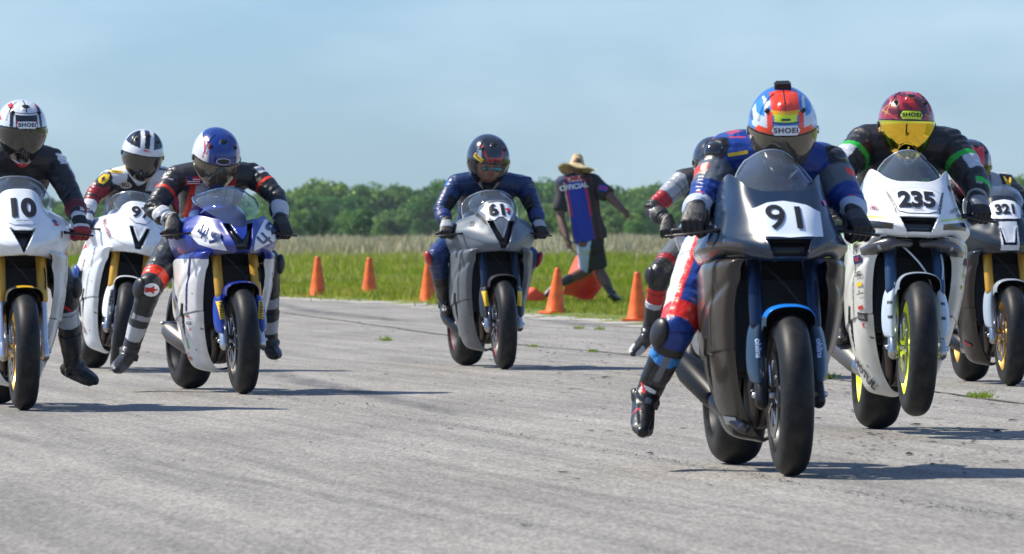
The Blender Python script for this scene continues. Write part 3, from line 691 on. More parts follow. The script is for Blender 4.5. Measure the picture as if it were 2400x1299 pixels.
def glove(parent, org, wrist, grip, axis, sgn, el, colfn):
    """gloved hand closed on a grip; axis = outward direction of the bar"""
    g = Vector(axis).normalized(); w = Vector(wrist); gp = Vector(grip); f = (gp-w); f = (f-g*f.dot(g)); f = f.normalized() if f.length > .01 else Vector((0, -1, 0))
    u = g.cross(f); u = u if u.z > 0 else -u
    mb = MB(); kn = gp+u*.030+f*.006; wr0 = kn-f*.085+u*.004
    mb.tube([w.lerp(Vector(el), .42), w.lerp(Vector(el), .2), w, wr0.lerp(w, .4), wr0], [(.058, .056), (.054, .05), (.043, .038), (.036, .03), (.038, .026)], up=tuple(u), seg=18, pw=.9)
    mb.tube([wr0, wr0.lerp(kn, .5), kn+f*.004], [(.036, .024), (.045, .022), (.046, .017)], up=tuple(u), seg=18, pw=.85)
    for i, (o, r_, end) in enumerate(zip((-.033, -.0115, .0115, .032), (.0112, .0118, .0115, .0102), (-70, -95, -90, -60))):
        pts = []
        for a in np.linspace(78, end, 9):
            rr = .031; pts.append(gp+g*(o*(1+0.04*i))+f*(math.cos(R(a))*rr)+u*(math.sin(R(a))*rr))
        k0 = pts[0]-f*.022+u*.002
        mb.tube([k0]+pts, [r_*1.12]*2+[r_]*3+[r_*1.06]+[r_*.92]*4, up=tuple(g), seg=10)
        mb.ell(pts[1]+u*.006, (.012, .012, .008), n=8)
    tb = wr0.lerp(kn, .35)-g*.038*sgn*sgn-u*.008
    mb.tube(cr1([tb, tb-u*.022+f*.03-g*.004, gp-g*.040-u*.022+f*.012, gp-g*.018-u*.034+f*.018], 3), [.0155]*4+[.013]*3+[.0115]*3, seg=10)
    me = remesh(mb, .0036, 2); P = get(me); C = colfn(P, w, kn, u, f, g)
    paint(me, C); P3 = P-np.array(org); me.vertices.foreach_set('co', P3.astype(np.float32).ravel()); me.polygons.foreach_set('use_smooth', np.ones(len(me.polygons), bool)); me.update()
    me.name = 'glove'; return link('glove', me, M_vglove, parent)
def boot(parent, org, kn, an, toe, colfn, side=(1, 0, 0)):
    kn, an, toe = Vector(kn), Vector(an), Vector(toe); s = (kn-an).normalized(); fd = (toe-an); fl = fd.length
    heel = an-s*.045-(fd/fl)*.055; sole = (toe-heel).normalized(); lat = sole.cross(s).normalized(); upf = lat.cross(sole)
    if upf.dot(s) < 0: upf = -upf
    mb = MB()
    mb.tube([an+s*.235, an+s*.20, an+s*.12, an+s*.04, an-s*.03], [(.060, .063), (.058, .064), (.051, .056), (.044, .048), (.042, .047)], up=tuple(sole), seg=20, rc=False)
    L_ = (toe-heel).length
    pts = [heel+upf*.004, heel+sole*L_*.25+upf*.012, heel+sole*L_*.5+upf*.008, heel+sole*L_*.75, heel+sole*L_*.93-upf*.004, heel+sole*L_]
    mb.tube(pts, [(.035, .04), (.04, .052), (.043, .046), (.047, .034), (.041, .026), (.026, .018)], up=tuple(upf), seg=20, pw=.9)
    mb.tube([an+s*.03+fd/fl*.02, an-s*.01+fd/fl*.07], [.046, .04], seg=16)
    # shin plate & ankle cup
    mb.tube([an+s*.20+sole*.045, an+s*.10+sole*.042], [(.038, .02), (.03, .018)], up=tuple(sole), seg=12)
    for q in (-1, 1): mb.ell(an+lat*q*.046, (.012, .03, .03), n=8)
    me = remesh(mb, .005, 3); P = get(me)
    t = (P-np.array(an))@np.array(s); ft = (P-np.array(heel))@np.array(sole)/L_; hh = (P-np.array(heel))@np.array(upf); lt = (P-np.array(an))@np.array(lat)
    Nn = get(me, 'n'); P = P+Nn*(np.sin(t*2*math.pi/.03)*.002*np.exp(-((t-.03)/.05)**2))[:, None]
    C = colfn(t, ft, hh, lt); sole_m = (hh < -.026) & (t < .0); C[sole_m] = (.01, .01, .01); paint(me, C)
    me.vertices.foreach_set('co', (P-np.array(org)).astype(np.float32).ravel()); me.polygons.foreach_set('use_smooth', np.ones(len(me.polygons), bool)); me.update(); me.name = 'boot'
    return link('boot', me, M_vboot, parent)
def rider(fr, label, px, paintfn, helm, htilt, glovefn, bootfn, knee=None, rad=None, group='racers on motorcycles', slim=1.0, yl={}, humpy=True, voxel=.0068):
    """px: joints as photo pixels with a depth behind the front axle, or local points"""
    Y = dict(head=.60, neck=.70, shL=.72, shR=.72, elL=.58, elR=.58, knL=.64, knR=.64, anL=.96, anR=.96, toeL=.80, toeR=.80); Y.update(yl)
    J = {}
    for k, v in px.items(): J[k] = Vector(v) if len(v) == 3 else fr.L(v[0], v[1], Y[k])
    J.setdefault('pelvis', Vector((0, 1.04, .90))); pe = J['pelvis']
    J.setdefault('hipL', pe+Vector((-.105, -.02, -.01))); J.setdefault('hipR', pe+Vector((.105, -.02, -.01)))
    J.setdefault('anL', Vector((-.215, .97, .43))); J.setdefault('anR', Vector((.215, .97, .43)))
    J.setdefault('toeL', J['anL']+Vector((-.02, -.15, -.055))); J.setdefault('toeR', J['anR']+Vector((.02, -.15, -.055)))
    J.setdefault('knL', Vector((-.30, .66, .74))); J.setdefault('knR', Vector((.30, .66, .74)))
    sm = (J['shL']+J['shR'])/2
    J.setdefault('chest', sm.lerp(pe, .36)+Vector((0, 0, .02))); J.setdefault('neck', sm.lerp(J['head'], .35))
    J.setdefault('elL', J['shL']+Vector((-.10, -.12, -.22))); J.setdefault('elR', J['shR']+Vector((.10, -.12, -.22)))
    gl = {}
    for q, sx in (('L', -1), ('R', 1)):
        gp = J.pop('grip'+q, Vector((sx*.315, .385, .905))); gl[q] = gp
        to = (J['el'+q]-gp); to.x *= .5; J['wr'+q] = gp+to.normalized()*.092+Vector((0, 0, .022))
    o, org, bv, J = figure('person', fr.M, J, paintfn, M_vsuit, rad=rad, slim=slim, hump=humpy, voxel=voxel)
    tag(o, label, 'person', group)
    for q, sx in (('L', -1), ('R', 1)):
        ax = Vector((sx*.94, .33, -.05)); glove(o, org, J['wr'+q], gl[q], ax, sx, J['el'+q], glovefn)
        boot(o, org, J['kn'+q], J['an'+q], J['toe'+q], bootfn)
    hs = helm.get('scale', 1.0)
    T = Matrix.Translation(J['head']-org) @ Matrix.Scale(hs, 4) @ Matrix.Rotation(R(htilt[2]), 4, 'Z') @ Matrix.Rotation(R(htilt[1]), 4, 'Y') @ Matrix.Rotation(R(htilt[0]), 4, 'X')
    helmet(o, T, helm)
    if knee:
        for q, sx in (('L', -1), ('R', 1)):
            kc = knee.get(q); 
            if kc is None: continue
            d = (J['kn'+q]-J['hip'+q]).normalized(); e = (J['an'+q]-J['kn'+q]).normalized(); out = Vector((sx*1.0, -.35, 0)).normalized()
            p = J['kn'+q]+out*.068+e*.02-org
            MB().ell(p, (.05, .026, .062), M=rot_to(-e, up=tuple(-out))).build('knee_slider', kc, o)
    return o, org, bv, J

# ------------------------------------------------------------------ setting: runway, grass, woodland
def ground():
    m, t, b = nodes('runway_concrete'); b.inputs['Roughness'].default_value = .85; b.inputs['Specular IOR Level'].default_value = .25
    q = t.nodes.new('ShaderNodeTexCoord')
    def nz(sc, scl=(1, 1, 1), det=6, rough=.6, rot=0):
        mm = t.nodes.new('ShaderNodeMapping'); mm.inputs['Scale'].default_value = scl; mm.inputs['Rotation'].default_value = (0, 0, rot)
        n = t.nodes.new('ShaderNodeTexNoise'); n.inputs['Scale'].default_value = sc; n.inputs['Detail'].default_value = det; n.inputs['Roughness'].default_value = rough
        m0 = t.nodes.new('ShaderNodeMapping'); m0.inputs['Rotation'].default_value = (0, 0, -rot); mm.inputs['Rotation'].default_value = (0, 0, 0)
        t.links.new(q.outputs['Object'], m0.inputs[0]); t.links.new(m0.outputs[0], mm.inputs[0]); t.links.new(mm.outputs[0], n.inputs['Vector']); return n.outputs[0]
    def ramp(i, p0, c0, p1, c1):
        r = t.nodes.new('ShaderNodeValToRGB'); r.color_ramp.elements[0].position = p0; r.color_ramp.elements[0].color = (*c0, 1)
        r.color_ramp.elements[1].position = p1; r.color_ramp.elements[1].color = (*c1, 1); t.links.new(i, r.inputs[0]); return r.outputs[0]
    def mul(a, b_, f=1, bt='MULTIPLY'):
        x = t.nodes.new('ShaderNodeMix'); x.data_type = 'RGBA'; x.blend_type = bt; x.inputs[0].default_value = f
        t.links.new(a, x.inputs[6]); t.links.new(b_, x.inputs[7]); return x.outputs[2]
    base = ramp(nz(1.1, (1, .22, 1)), .35, (.25, .237, .216), .68, (.338, .322, .295))
    fine = ramp(nz(60, (1, .10, 1), 4, .85), .36, (.58, .58, .58), .60, (1.16, 1.16, 1.16))
    grit = ramp(nz(20, (1, .12, 1), 6, .85), .38, (.76, .755, .75), .62, (1.10, 1.10, 1.10))
    strk = ramp(nz(5.0, (1, .022, 1), 7, .72, R(10)), .36, (.70, .705, .71), .60, (1.10, 1.10, 1.09))
    x = mul(mul(mul(base, fine, .9), grit, .85), strk, .85)
    t.links.new(x, b.inputs['Base Color'])
    bump_noise(t, b, 40, .35, 5, .012, scl=(1, .5, 1))
    # one sheet: runway left of the grass edge
    V = [(-900, -80, 0), (900, -80, 0), (900, 420, 0), (-900, 420, 0)]
    tag(link('runway', raw_mesh('runway', V, [(0, 1, 2, 3)], None, False), m), kind='structure')
    return m
road_m = ground()
EDGE = [(6.9, 30), (6.2, 38), (4.2, 51.4), (2.6, 60), (1.45, 69.7), (.65, 74), (.15, 78), (-.55, 84), (-1.2, 89.7), (-2.3, 94), (-3.5, 99), (-6.3, 120), (-9.2, 150), (-11.9, 183), (-20, 260), (-40, 420)]
def edge_x(D):
    ys = [e[1] for e in EDGE]; xs = [e[0] for e in EDGE]; return np.interp(D, ys, xs)
# meadow ground, a slightly raised sheet with a ragged edge against the runway
Ds = np.concatenate([np.arange(30, 130, .16), np.arange(130, 420, 1.5), np.array([420, 700, 2500, 5500])])
nx = 14; Vg = []
for i, D in enumerate(Ds):
    e = edge_x(min(D, 420))+.16*math.sin(D*3.1)+.13*math.sin(D*7.7+1)+.12*math.sin(D*17.3)+.11*rng.normal()
    if D > 420: e = -D*.1
    for k in range(nx):
        u = k/(nx-1); xr = e+(60+D*.35)*u**2.2; z = .008+.035*min(1, u*14)
        Vg.append((xr, D, z))
m_, t_, b_ = nodes('meadow_soil'); b_.inputs['Roughness'].default_value = .95
n_ = t_.nodes.new('ShaderNodeTexNoise'); n_.inputs['Scale'].default_value = .35; n_.inputs['Detail'].default_value = 8; q_ = t_.nodes.new('ShaderNodeTexCoord')
r_ = t_.nodes.new('ShaderNodeValToRGB'); r_.color_ramp.elements[0].color = (.09, .13, .02, 1); r_.color_ramp.elements[1].color = (.17, .19, .05, 1); r_.color_ramp.elements[0].position = .35; r_.color_ramp.elements[1].position = .7
t_.links.new(q_.outputs['Object'], n_.inputs['Vector']); t_.links.new(n_.outputs[0], r_.inputs[0]); t_.links.new(r_.outputs[0], b_.inputs['Base Color'])
tag(link('meadow', raw_mesh('meadow', Vg, gridf(len(Ds), nx), None), m_), kind='structure')
# left part of the field beyond the runway's far left (same field, behind the runway)
tag(link('meadow_far_side', raw_mesh('meadow_far_side', [(-900, 415, .006), (900, 415, .006), (1500, 5500, .006), (-1500, 5500, .006)], [(0, 3, 2, 1)], None), m_), kind='structure')
# pale dusty shoulder along the edge
m2, t2, b2 = nodes('dusty_shoulder'); b2.inputs['Roughness'].default_value = .95
n2 = t2.nodes.new('ShaderNodeTexNoise'); n2.inputs['Scale'].default_value = 6; n2.inputs['Detail'].default_value = 8; q2 = t2.nodes.new('ShaderNodeTexCoord')
r2 = t2.nodes.new('ShaderNodeValToRGB'); r2.color_ramp.elements[0].color = (.27, .255, .23, 1); r2.color_ramp.elements[1].color = (.40, .385, .355, 1); r2.color_ramp.elements[0].position = .35; r2.color_ramp.elements[1].position = .65
t2.links.new(q2.outputs['Object'], n2.inputs['Vector']); t2.links.new(n2.outputs[0], r2.inputs[0]); t2.links.new(r2.outputs[0], b2.inputs['Base Color']); bump_noise(t2, b2, 9, .8, 6, .03)
Vs = []; D2 = np.arange(30, 200, .2)
for D in D2:
    e = edge_x(D); Vs += [(e-.55-.25*math.sin(D*2.1)-.15*math.sin(D*5.3+2)-.08*rng.normal(), D, .004), (e-.2, D, .012+.01*rng.random()), (e+.5, D, .006)]
tag(link('runway_shoulder', raw_mesh('runway_shoulder', Vs, gridf(len(D2), 3), None), m2), kind='structure')
# joints and cracks in the concrete, with dirt
def crack(pix, wd, name, seed):
    r = np.random.default_rng(seed); pts = [G(*p) for p in pix]; V = []; n = 0
    P = []
    for a, b in zip(pts[:-1], pts[1:]):
        k = max(6, int((b-a).length/.05)); P += [a.lerp(b, i/k) for i in range(k)]
    P = np.array(P); w_ = 0; jig = np.cumsum(r.normal(size=len(P))*.003); jig -= np.linspace(0, jig[-1], len(P))
    for i, p in enumerate(P):
        ww = wd*(.45+.55*abs(math.sin(i*.13+seed))+.3*r.random()); V += [(p[0]+jig[i]-ww/2, p[1], .0045), (p[0]+jig[i]+ww/2, p[1]+ww*.3, .0045)]
    return V, gridf(len(P), 2)
ck = MB(); ck2 = MB()
for i, (pix, wd) in enumerate([([(640, 730), (800, 752), (985, 778), (1230, 812), (1390, 825), (1500, 838), (1700, 858), (1940, 890), (2100, 908), (2300, 935), (2420, 950)], .034),
                  ([(560, 905), (800, 948), (1000, 985), (1250, 1027), (1440, 1060), (1600, 1085), (1900, 1140), (2150, 1182), (2420, 1215)], .007),
                  ([(640, 712), (760, 727), (900, 742), (1010, 752), (1130, 760)], .03), ([(1290, 752), (1400, 770), (1500, 775)], .03)]):
    V_, F_ = crack(pix, wd, '', i+3); (ck2 if i in (1, 2, 3) else ck).add(V_, F_ if i == 0 else F_[:2])
co = ck.build('runway_joint_cracks', mat('crack_dirt', (.075, .07, .045), .95), smooth=False); tag(co, kind='structure'); tag(ck2.build('runway_hairline_cracks', mat('hairline_dirt', (.17, .165, .155), .95), smooth=False), kind='structure')
# rubber marks left by tyres: soft-edged strips
def mark(pix, thick, dens, seed):
    P = np.array([tuple(G(*p)) for p in pix]); P = cr1(P, 40); Tn = np.linspace(0, 1, len(P)); V = []; C = []
    r = np.random.default_rng(seed); n1 = np.interp(Tn*30, np.arange(31), r.random(31))
    for i, p in enumerate(P):
        py = HY+H*F/p[1]; hw = thick*p[1]/F*(py-HY) and thick*p[1]*p[1]/(F*H)/2
        for k, q in enumerate((-1, -.55, 0, .55, 1)):
            V.append((p[0], p[1]+q*hw, .0042)); a = (0, .7, 1, .7, 0)[k]*dens*math.sin(math.pi*min(1, max(0, Tn[i])))**.5*(.55+.45*n1[i]); C.append((a, a, a))
    return V, gridf(len(P), 5), C
mm_, tt_, bb_ = nodes('rubber_mark'); bb_.inputs['Base Color'].default_value = (.07, .075, .09, 1); bb_.inputs['Roughness'].default_value = .9
av = tt_.nodes.new('ShaderNodeAttribute'); av.attribute_name = 'paint'; nn = tt_.nodes.new('ShaderNodeTexNoise'); nn.inputs['Scale'].default_value = 30; mu = tt_.nodes.new('ShaderNodeMath'); mu.operation = 'MULTIPLY'; m3 = tt_.nodes.new('ShaderNodeMath'); m3.operation = 'MULTIPLY_ADD'; m3.inputs[1].default_value = 1.6; m3.inputs[2].default_value = -.1
tt_.links.new(nn.outputs[0], m3.inputs[0]); tt_.links.new(av.outputs['Fac'], mu.inputs[0]); tt_.links.new(m3.outputs[0], mu.inputs[1]); tt_.links.new(mu.outputs[0], bb_.inputs['Alpha'])
tv = MB()
for i, (pix, th, de) in enumerate([([(610, 872), (700, 890), (850, 922), (1000, 955), (1080, 972)], 20, .55), ([(640, 708), (700, 724), (800, 738), (900, 748), (985, 756)], 9, .6), ([(-60, 1010), (300, 1075), (700, 1150), (1100, 1230)], 14, .25), ([(1200, 1130), (1600, 1190), (2000, 1260)], 12, .22), ([(1240, 748), (1330, 758), (1420, 764)], 8, .5)]):
    V_, F_, C_ = mark(pix, th, de, i); tv.add(V_, F_, np.array(C_))
tag(tv.build('tyre_marks', mm_, smooth=False), kind='structure')
# loose rubber crumbs and grit
dm = MB(); r = np.random.default_rng(21)
for i in range(420):
    px = r.uniform(620, 2400); py = np.interp(px, [620, 800, 1000, 1250, 1440, 1600, 1900, 2150, 2420], [925, 948, 985, 1027, 1060, 1085, 1140, 1182, 1215])+r.normal()*3.5; p = G(px, py); s = r.uniform(.002, .0055)
    dm.add([(p.x+math.cos(a)*s*r.uniform(.7, 1.6), p.y+math.sin(a)*s*3, .003) for a in (0, 1.5, 3.1, 4.7)]+[(p.x, p.y, s*.4)], [(j, (j+1) % 4, 4) for j in range(4)])
for i in range(1500):
    k = r.random()
    if k < .55: px, py = r.normal(1420, 260), 740+abs(r.normal(0, 110))
    elif k < .8: px, py = r.uniform(1900, 2400), r.uniform(840, 1090)
    else: px, py = r.uniform(0, 2400), 730+r.exponential(120)
    if py > 1250: continue
    p = G(px, py); s = .0048+.012*r.random()**2.2
    if r.random() < .08: s *= 1.6
    e = r.uniform(.6, 1.8); V = []
    for a in range(6): V.append((p.x+math.cos(a*1.05)*s*e*r.uniform(.6, 1.2), p.y+math.sin(a*1.05)*s*2*r.uniform(.6, 1.2), .003+s*.28*r.random()))
    V.append((p.x, p.y, s*r.uniform(.4, .65)))
    dm.add(V, [(j, (j+1) % 6, 6) for j in range(6)])
tag(dm.build('rubber_crumbs', mat('rubber_crumb', (.02, .018, .016), .9), smooth=False), 'black crumbs of tyre rubber and grit scattered over the runway', 'debris', kind='stuff')
# ---- grass
def patchy(X, D): return np.clip(.95+.4*vnoise(np.stack([X*.9, D*.2, D*0], 1), 1.0, 31), .65, 1.6)
def blades(name, D0, D1, n, hfn, wfn, cols, mt, nb=4, seed=1, bend=.5, xfn=None, head=False):
    r = np.random.default_rng(seed); D = np.sqrt(r.uniform(D0**2, D1**2, n)); x0 = edge_x(np.minimum(D, 420))+.02; 
    xmin = np.maximum(-D*.115, x0); xmax = D*.105; X = xmin+(xmax-xmin)*r.random(n); ok = xmax > xmin; D, X = D[ok], X[ok]; n = len(D)
    X = X-np.where(r.random(n) < .06, r.random(n)*.5, 0); near = np.clip((X-edge_x(np.minimum(D, 420)))/.3, .45, 1)
    D = np.repeat(D, nb); X = np.repeat(X, nb); near = np.repeat(near, nb); N_ = len(D); h = hfn(D, r, N_)*near*patchy(X, D); wd = wfn(D)*(.6+.8*r.random(N_))
    X = X+r.normal(0, .06, N_)*(1+D/150); D = D+r.normal(0, .12, N_); a = r.uniform(0, 6.28, N_); lx, ly = np.cos(a)*h*bend*r.random(N_), np.sin(a)*h*bend*r.random(N_)
    b = r.uniform(-.6, .6, N_); cx, cy = np.cos(b)*wd/2, np.sin(b)*wd/2; z0 = np.zeros(N_)
    V = np.stack([np.stack([X-cx, D-cy, z0], 1), np.stack([X+cx, D+cy, z0], 1), np.stack([X+lx*.35+cx*.7, D+ly*.35+cy*.7, h*.6], 1), np.stack([X+lx*.35-cx*.7, D+ly*.35-cy*.7, h*.6], 1), np.stack([X+lx, D+ly, h], 1)], 1).reshape(-1, 3)
    i = np.arange(N_)[:, None]*5
    Q = np.concatenate([i+np.array([[0, 1, 2]]), i+np.array([[0, 2, 3]]), i+np.array([[3, 2, 4]])]).astype(np.int64)
    cc = np.array(cols); patch = vnoise(np.stack([X*.5, D*.12, D*0], 1), 1.0, seed+4); k = np.clip((r.normal(0, .8, N_)+patch*1.9+len(cc)/2), 0, len(cc)-.01).astype(int)
    Cc = cc[k]*r.uniform(.75, 1.25, (N_, 1)); C = np.repeat(Cc, 5, axis=0); 
    me = raw_mesh(name, V, Q, C, smooth=False); return link(name, me, mt)
mg, tg, bgr = nodes('grass_blade'); at = tg.nodes.new('ShaderNodeAttribute'); at.attribute_name = 'paint'; tg.links.new(at.outputs['Color'], bgr.inputs['Base Color']); bgr.inputs['Roughness'].default_value = .7; bgr.inputs['Specular IOR Level'].default_value = .2
tl = tg.nodes.new('ShaderNodeBsdfTranslucent'); tg.links.new(at.outputs['Color'], tl.inputs[0]); ms = tg.nodes.new('ShaderNodeMixShader'); ms.inputs[0].default_value = .35
tg.links.new(bgr.outputs[0], ms.inputs[1]); tg.links.new(tl.outputs[0], ms.inputs[2]); tg.links.new(ms.outputs[0], tg.nodes['Material Output'].inputs[0])
GR = [(.17, .25, .015), (.28, .37, .02), (.36, .42, .035), (.43, .42, .08), (.24, .33, .02)]
g1 = blades('short_grass', 34, 120, 60000, lambda D, r, n: .05+.11*r.random(n)+.05*(D > 85), lambda D: .010+D*.00012, GR, mg, 4, 1)
tag(g1, 'short green grass growing along the edge of the runway', 'grass', kind='stuff')
g2 = blades('meadow_grass', 112, 250, 40000, lambda D, r, n: .10+.18*r.random(n)+(D-112)*.0009, lambda D: .022+D*.00010, [(.22, .32, .015), (.31, .40, .03), (.40, .44, .05), (.50, .46, .14), (.32, .39, .04)], mg, 4, 2)
tag(g2, 'knee high yellow green meadow grass behind the cones', 'grass', kind='stuff')
g3 = blades('tall_dry_grass', 205, 560, 34000, lambda D, r, n: (.50+.35*r.random(n))*np.clip((D-190)/50, .45, 1), lambda D: .03+D*.00022, [(.36, .32, .14), (.46, .40, .21), (.58, .50, .30), (.68, .61, .42), (.34, .28, .17), (.50, .42, .26)], mg, 4, 3, bend=.3)
tag(g3, 'tall dry tan grass with pale seed heads in front of the woodland', 'grass', kind='stuff')
# weeds in the joint
WL = ['yellow green weed tuft left of the grey 61 motorcycle', 'weed tuft on the joint midway between the 61 and 91 motorcycles', 'weed tuft on the joint just right of the 61 front wheel', 'weed tuft between the front wheels of the 91 and 235 motorcycles', 'weed tuft right of the 235 front wheel, the larger of two', 'smaller weed tuft right of the 235 front wheel', 'weed tuft near the grass edge below the third cone, left of its twin', 'weed tuft near the grass edge, right of its twin']
for i, (px, py, s) in enumerate([(905, 800, .07), (1390, 826, .045), (1250, 814, .04), (1940, 889, .07), (2306, 934, .07), (2285, 932, .05), (1355, 772, .06), (1405, 774, .06)]):
    p = G(px, py); V = []; Fq = []; Cc = []
    for k in range(46):
        a = rng.uniform(0, 6.28); h = s*rng.uniform(.3, .8); q = (p.x+rng.normal()*s*.42, p.y+rng.normal()*s*.9, .004); d = .004; n0 = 0 if k == 0 else len(V)
        if k == 0: V += [(p.x, p.y, .004)]
        n0 = len(V)
        V += [(q[0]-d, q[1], .004), (q[0]+d, q[1], .004), (q[0]+math.cos(a)*h*.7, q[1]+math.sin(a)*h*.7, h)]; Fq += [(n0, n0+1, n0+2), (0, n0, n0+1)]; Cc += [(.22, .32, .03)]*3
    o = link('weed_tuft', raw_mesh('weed_tuft', np.array(V)-np.array((p.x, p.y, 0)), Fq, np.array([(.22, .32, .03)]+Cc), False), mg); o.location = (p.x, p.y, 0)
    tag(o, WL[i], 'weed', 'weed tufts in the runway joints')
sh_ = MB(); r = np.random.default_rng(77)
for i in range(260):
    D = r.uniform(125, 240); x = r.uniform(max(-D*.10, edge_x(D)+.3), D*.09); h = r.uniform(.45, .95); lx = r.normal()*.08
    sh_.tube([(x, D, 0), (x+lx, D, h*.8)], .006, seg=3, caps=False, col=(.40, .36, .20)); sh_.ell((x+lx*1.2, D, h*.9), (.022, .022, h*.10), n=5, col=(.68, .64, .46))
tag(sh_.build('seed_heads', mg, smooth=False), 'pale feathery seed heads sticking up out of the meadow', 'grass', kind='stuff')
# ---- woodland: individual trees, crowns of leaf clumps round limbs
def leafmat(name, base, var):
    m, t, b = nodes(name); b.inputs['Roughness'].default_value = .6; b.inputs['Specular IOR Level'].default_value = .25
    a = t.nodes.new('ShaderNodeAttribute'); a.attribute_name = 'paint'; oi = t.nodes.new('ShaderNodeObjectInfo'); r = t.nodes.new('ShaderNodeValToRGB')
    r.color_ramp.elements[0].color = (.75, .85, .85, 1); r.color_ramp.elements[1].color = (1.35, 1.2, .9, 1)
    x = t.nodes.new('ShaderNodeMix'); x.data_type = 'RGBA'; x.blend_type = 'MULTIPLY'; x.inputs[0].default_value = 1
    t.links.new(oi.outputs['Random'], r.inputs[0]); t.links.new(a.outputs['Color'], x.inputs[6]); t.links.new(r.outputs[0], x.inputs[7]); t.links.new(x.outputs[2], b.inputs['Base Color'])
    tl = t.nodes.new('ShaderNodeBsdfTranslucent'); ms = t.nodes.new('ShaderNodeMixShader'); ms.inputs[0].default_value = .25
    t.links.new(x.outputs[2], tl.inputs[0]); t.links.new(b.outputs[0], ms.inputs[1]); t.links.new(tl.outputs[0], ms.inputs[2]); t.links.new(ms.outputs[0], t.nodes['Material Output'].inputs[0]); return m
M_leaf = leafmat('tree_leaves', None, 0); M_bark = mat('bark', (.10, .08, .06), .9, bump=.6, bscale=8)
def crown(seed, hgt, wid, cols, nl=26, per=170, leaf=.20, low=.12):
    r = np.random.default_rng(seed); Vs = []; Cs = []
    for i in range(nl):
        z = hgt*(low+(1-low)*r.random()**.8*.92); rr = wid/2*math.sqrt(max(.05, 1-((z/hgt-.45)/.62)**2)); a = r.uniform(0, 6.28); q = rr*math.sqrt(r.random())*.9
        cc = np.array([math.cos(a)*q, math.sin(a)*q, z]); rad = wid*r.uniform(.10, .19)
        d = r.normal(size=(per, 3)); d /= np.linalg.norm(d, axis=1)[:, None]; p = cc+d*rad*np.array([1.15, 1.15, .8])*(r.random((per, 1))**.35)
        t1 = r.normal(size=(per, 3)); t1 /= np.linalg.norm(t1, axis=1)[:, None]; t2 = np.cross(t1, r.normal(size=(per, 3))); t2 /= np.linalg.norm(t2, axis=1)[:, None]
        s = leaf*r.uniform(.6, 1.5, (per, 1)); q4 = np.stack([p-t1*s, p+t2*s*.6, p+t1*s, p-t2*s*.6], 1); Vs.append(q4.reshape(-1, 3))
        col = np.array(cols[r.integers(len(cols))])*r.uniform(.8, 1.2, (per, 1)); Cs.append(np.repeat(col, 4, 0))
    V = np.concatenate(Vs); V[:, 2] = np.maximum(V[:, 2], .1); return raw_mesh('crown', V, np.arange(len(V)).reshape(-1, 4), np.concatenate(Cs), smooth=False)
GREENS = [[(0.067, 0.184, 0.038), (0.096, 0.232, 0.048), (0.133, 0.272, 0.057), (0.081, 0.192, 0.048)], [(0.126, 0.248, 0.048), (0.163, 0.288, 0.057), (0.096, 0.208, 0.048)], [(0.044, 0.128, 0.048), (0.056, 0.144, 0.052), (0.074, 0.168, 0.057)], [(0.155, 0.264, 0.057), (0.192, 0.296, 0.076), (0.126, 0.232, 0.057)]]
protos = []
for k in range(5):
    hh, ww = [(8, 7), (6.5, 7.5), (9, 6.5), (5, 6.5), (7.5, 8)][k]
    e = empty('tree', Matrix()); cr_ = link('crown', crown(40+k, hh, ww, GREENS[[0, 1, 2, 3, 0][k]], nl=30, per=150, leaf=.22), M_leaf, e)
    tk = MB(); tk.tube([(0, 0, -.1), (.1, 0, hh*.3), (0, .1, hh*.6)], [.28, .2, .1], seg=8)
    for q in range(5):
        a = q*1.26; z = hh*(.25+.07*q); tk.tube([(0.05, 0, z), (math.cos(a)*ww*.22, math.sin(a)*ww*.22, z+hh*.17), (math.cos(a)*ww*.34, math.sin(a)*ww*.34, z+hh*.28)], [.11, .07, .03], seg=6)
    tk.build('trunk', M_bark, e); protos.append(e)
def copy_tree(o):
    n = o.copy(); COL.objects.link(n)
    for ch in o.children:
        d = ch.copy(); COL.objects.link(d); d.parent = n
    return n
def skyline(px):   # top of the woods in the photo
    return np.interp(px, [500, 650, 690, 745, 800, 870, 905, 960, 1000, 1100, 1225, 1260, 1300, 1380, 1440, 1475, 1500, 1560, 1640, 2000, 2330, 2400], [455, 447, 443, 427, 431, 428, 434, 437, 428, 434, 440, 428, 432, 440, 432, 420, 434, 428, 438, 440, 440, 436])
used = set(); r = np.random.default_rng(5); spots = []
for row, (D, frac) in enumerate([(900, 1.0), (820, .86), (740, .66), (670, .48), (610, .34)]):
    px = -420.
    while px < 2850:
        px += r.uniform(75, 135)*(800/D)*(.9 if row < 2 else 1.2)
        top = skyline(np.clip(px, 500, 2400)); hgt = (HY-top)*frac*(r.uniform(.86, 1.06) if row < 1 else r.uniform(.62, 1.12))*D/F+H
        if row >= 3 and r.random() < .35: continue
        spots.append((px, D+r.uniform(-28, 28), max(hgt, 1.8), row))
for i, (px, D, hgt, row) in enumerate(spots):
    k = int(r.integers(5))
    if 930 < px < 1180 or 1200 < px < 1480: k = [1, 3, 2, 3, 1][k] if row > 1 else k
    o = protos[k] if k not in used else copy_tree(protos[k]); used.add(k)
    base = [8, 6.5, 9, 5, 7.5][k]; s = hgt/base*1.03; o.location = ((px-1200)*D/F, D, 0); o.scale = (s*r.uniform(.95, 1.35), s, s); o.rotation_euler = (0, 0, r.uniform(0, 6.28))
    tag(o, ('bushy tree in the low green woodland beyond the meadow' if row < 3 else 'low leafy tree at the foot of the green woodland beyond the meadow'), 'tree', 'trees of the far woodland' if row < 3 else 'low trees at the foot of the woodland')
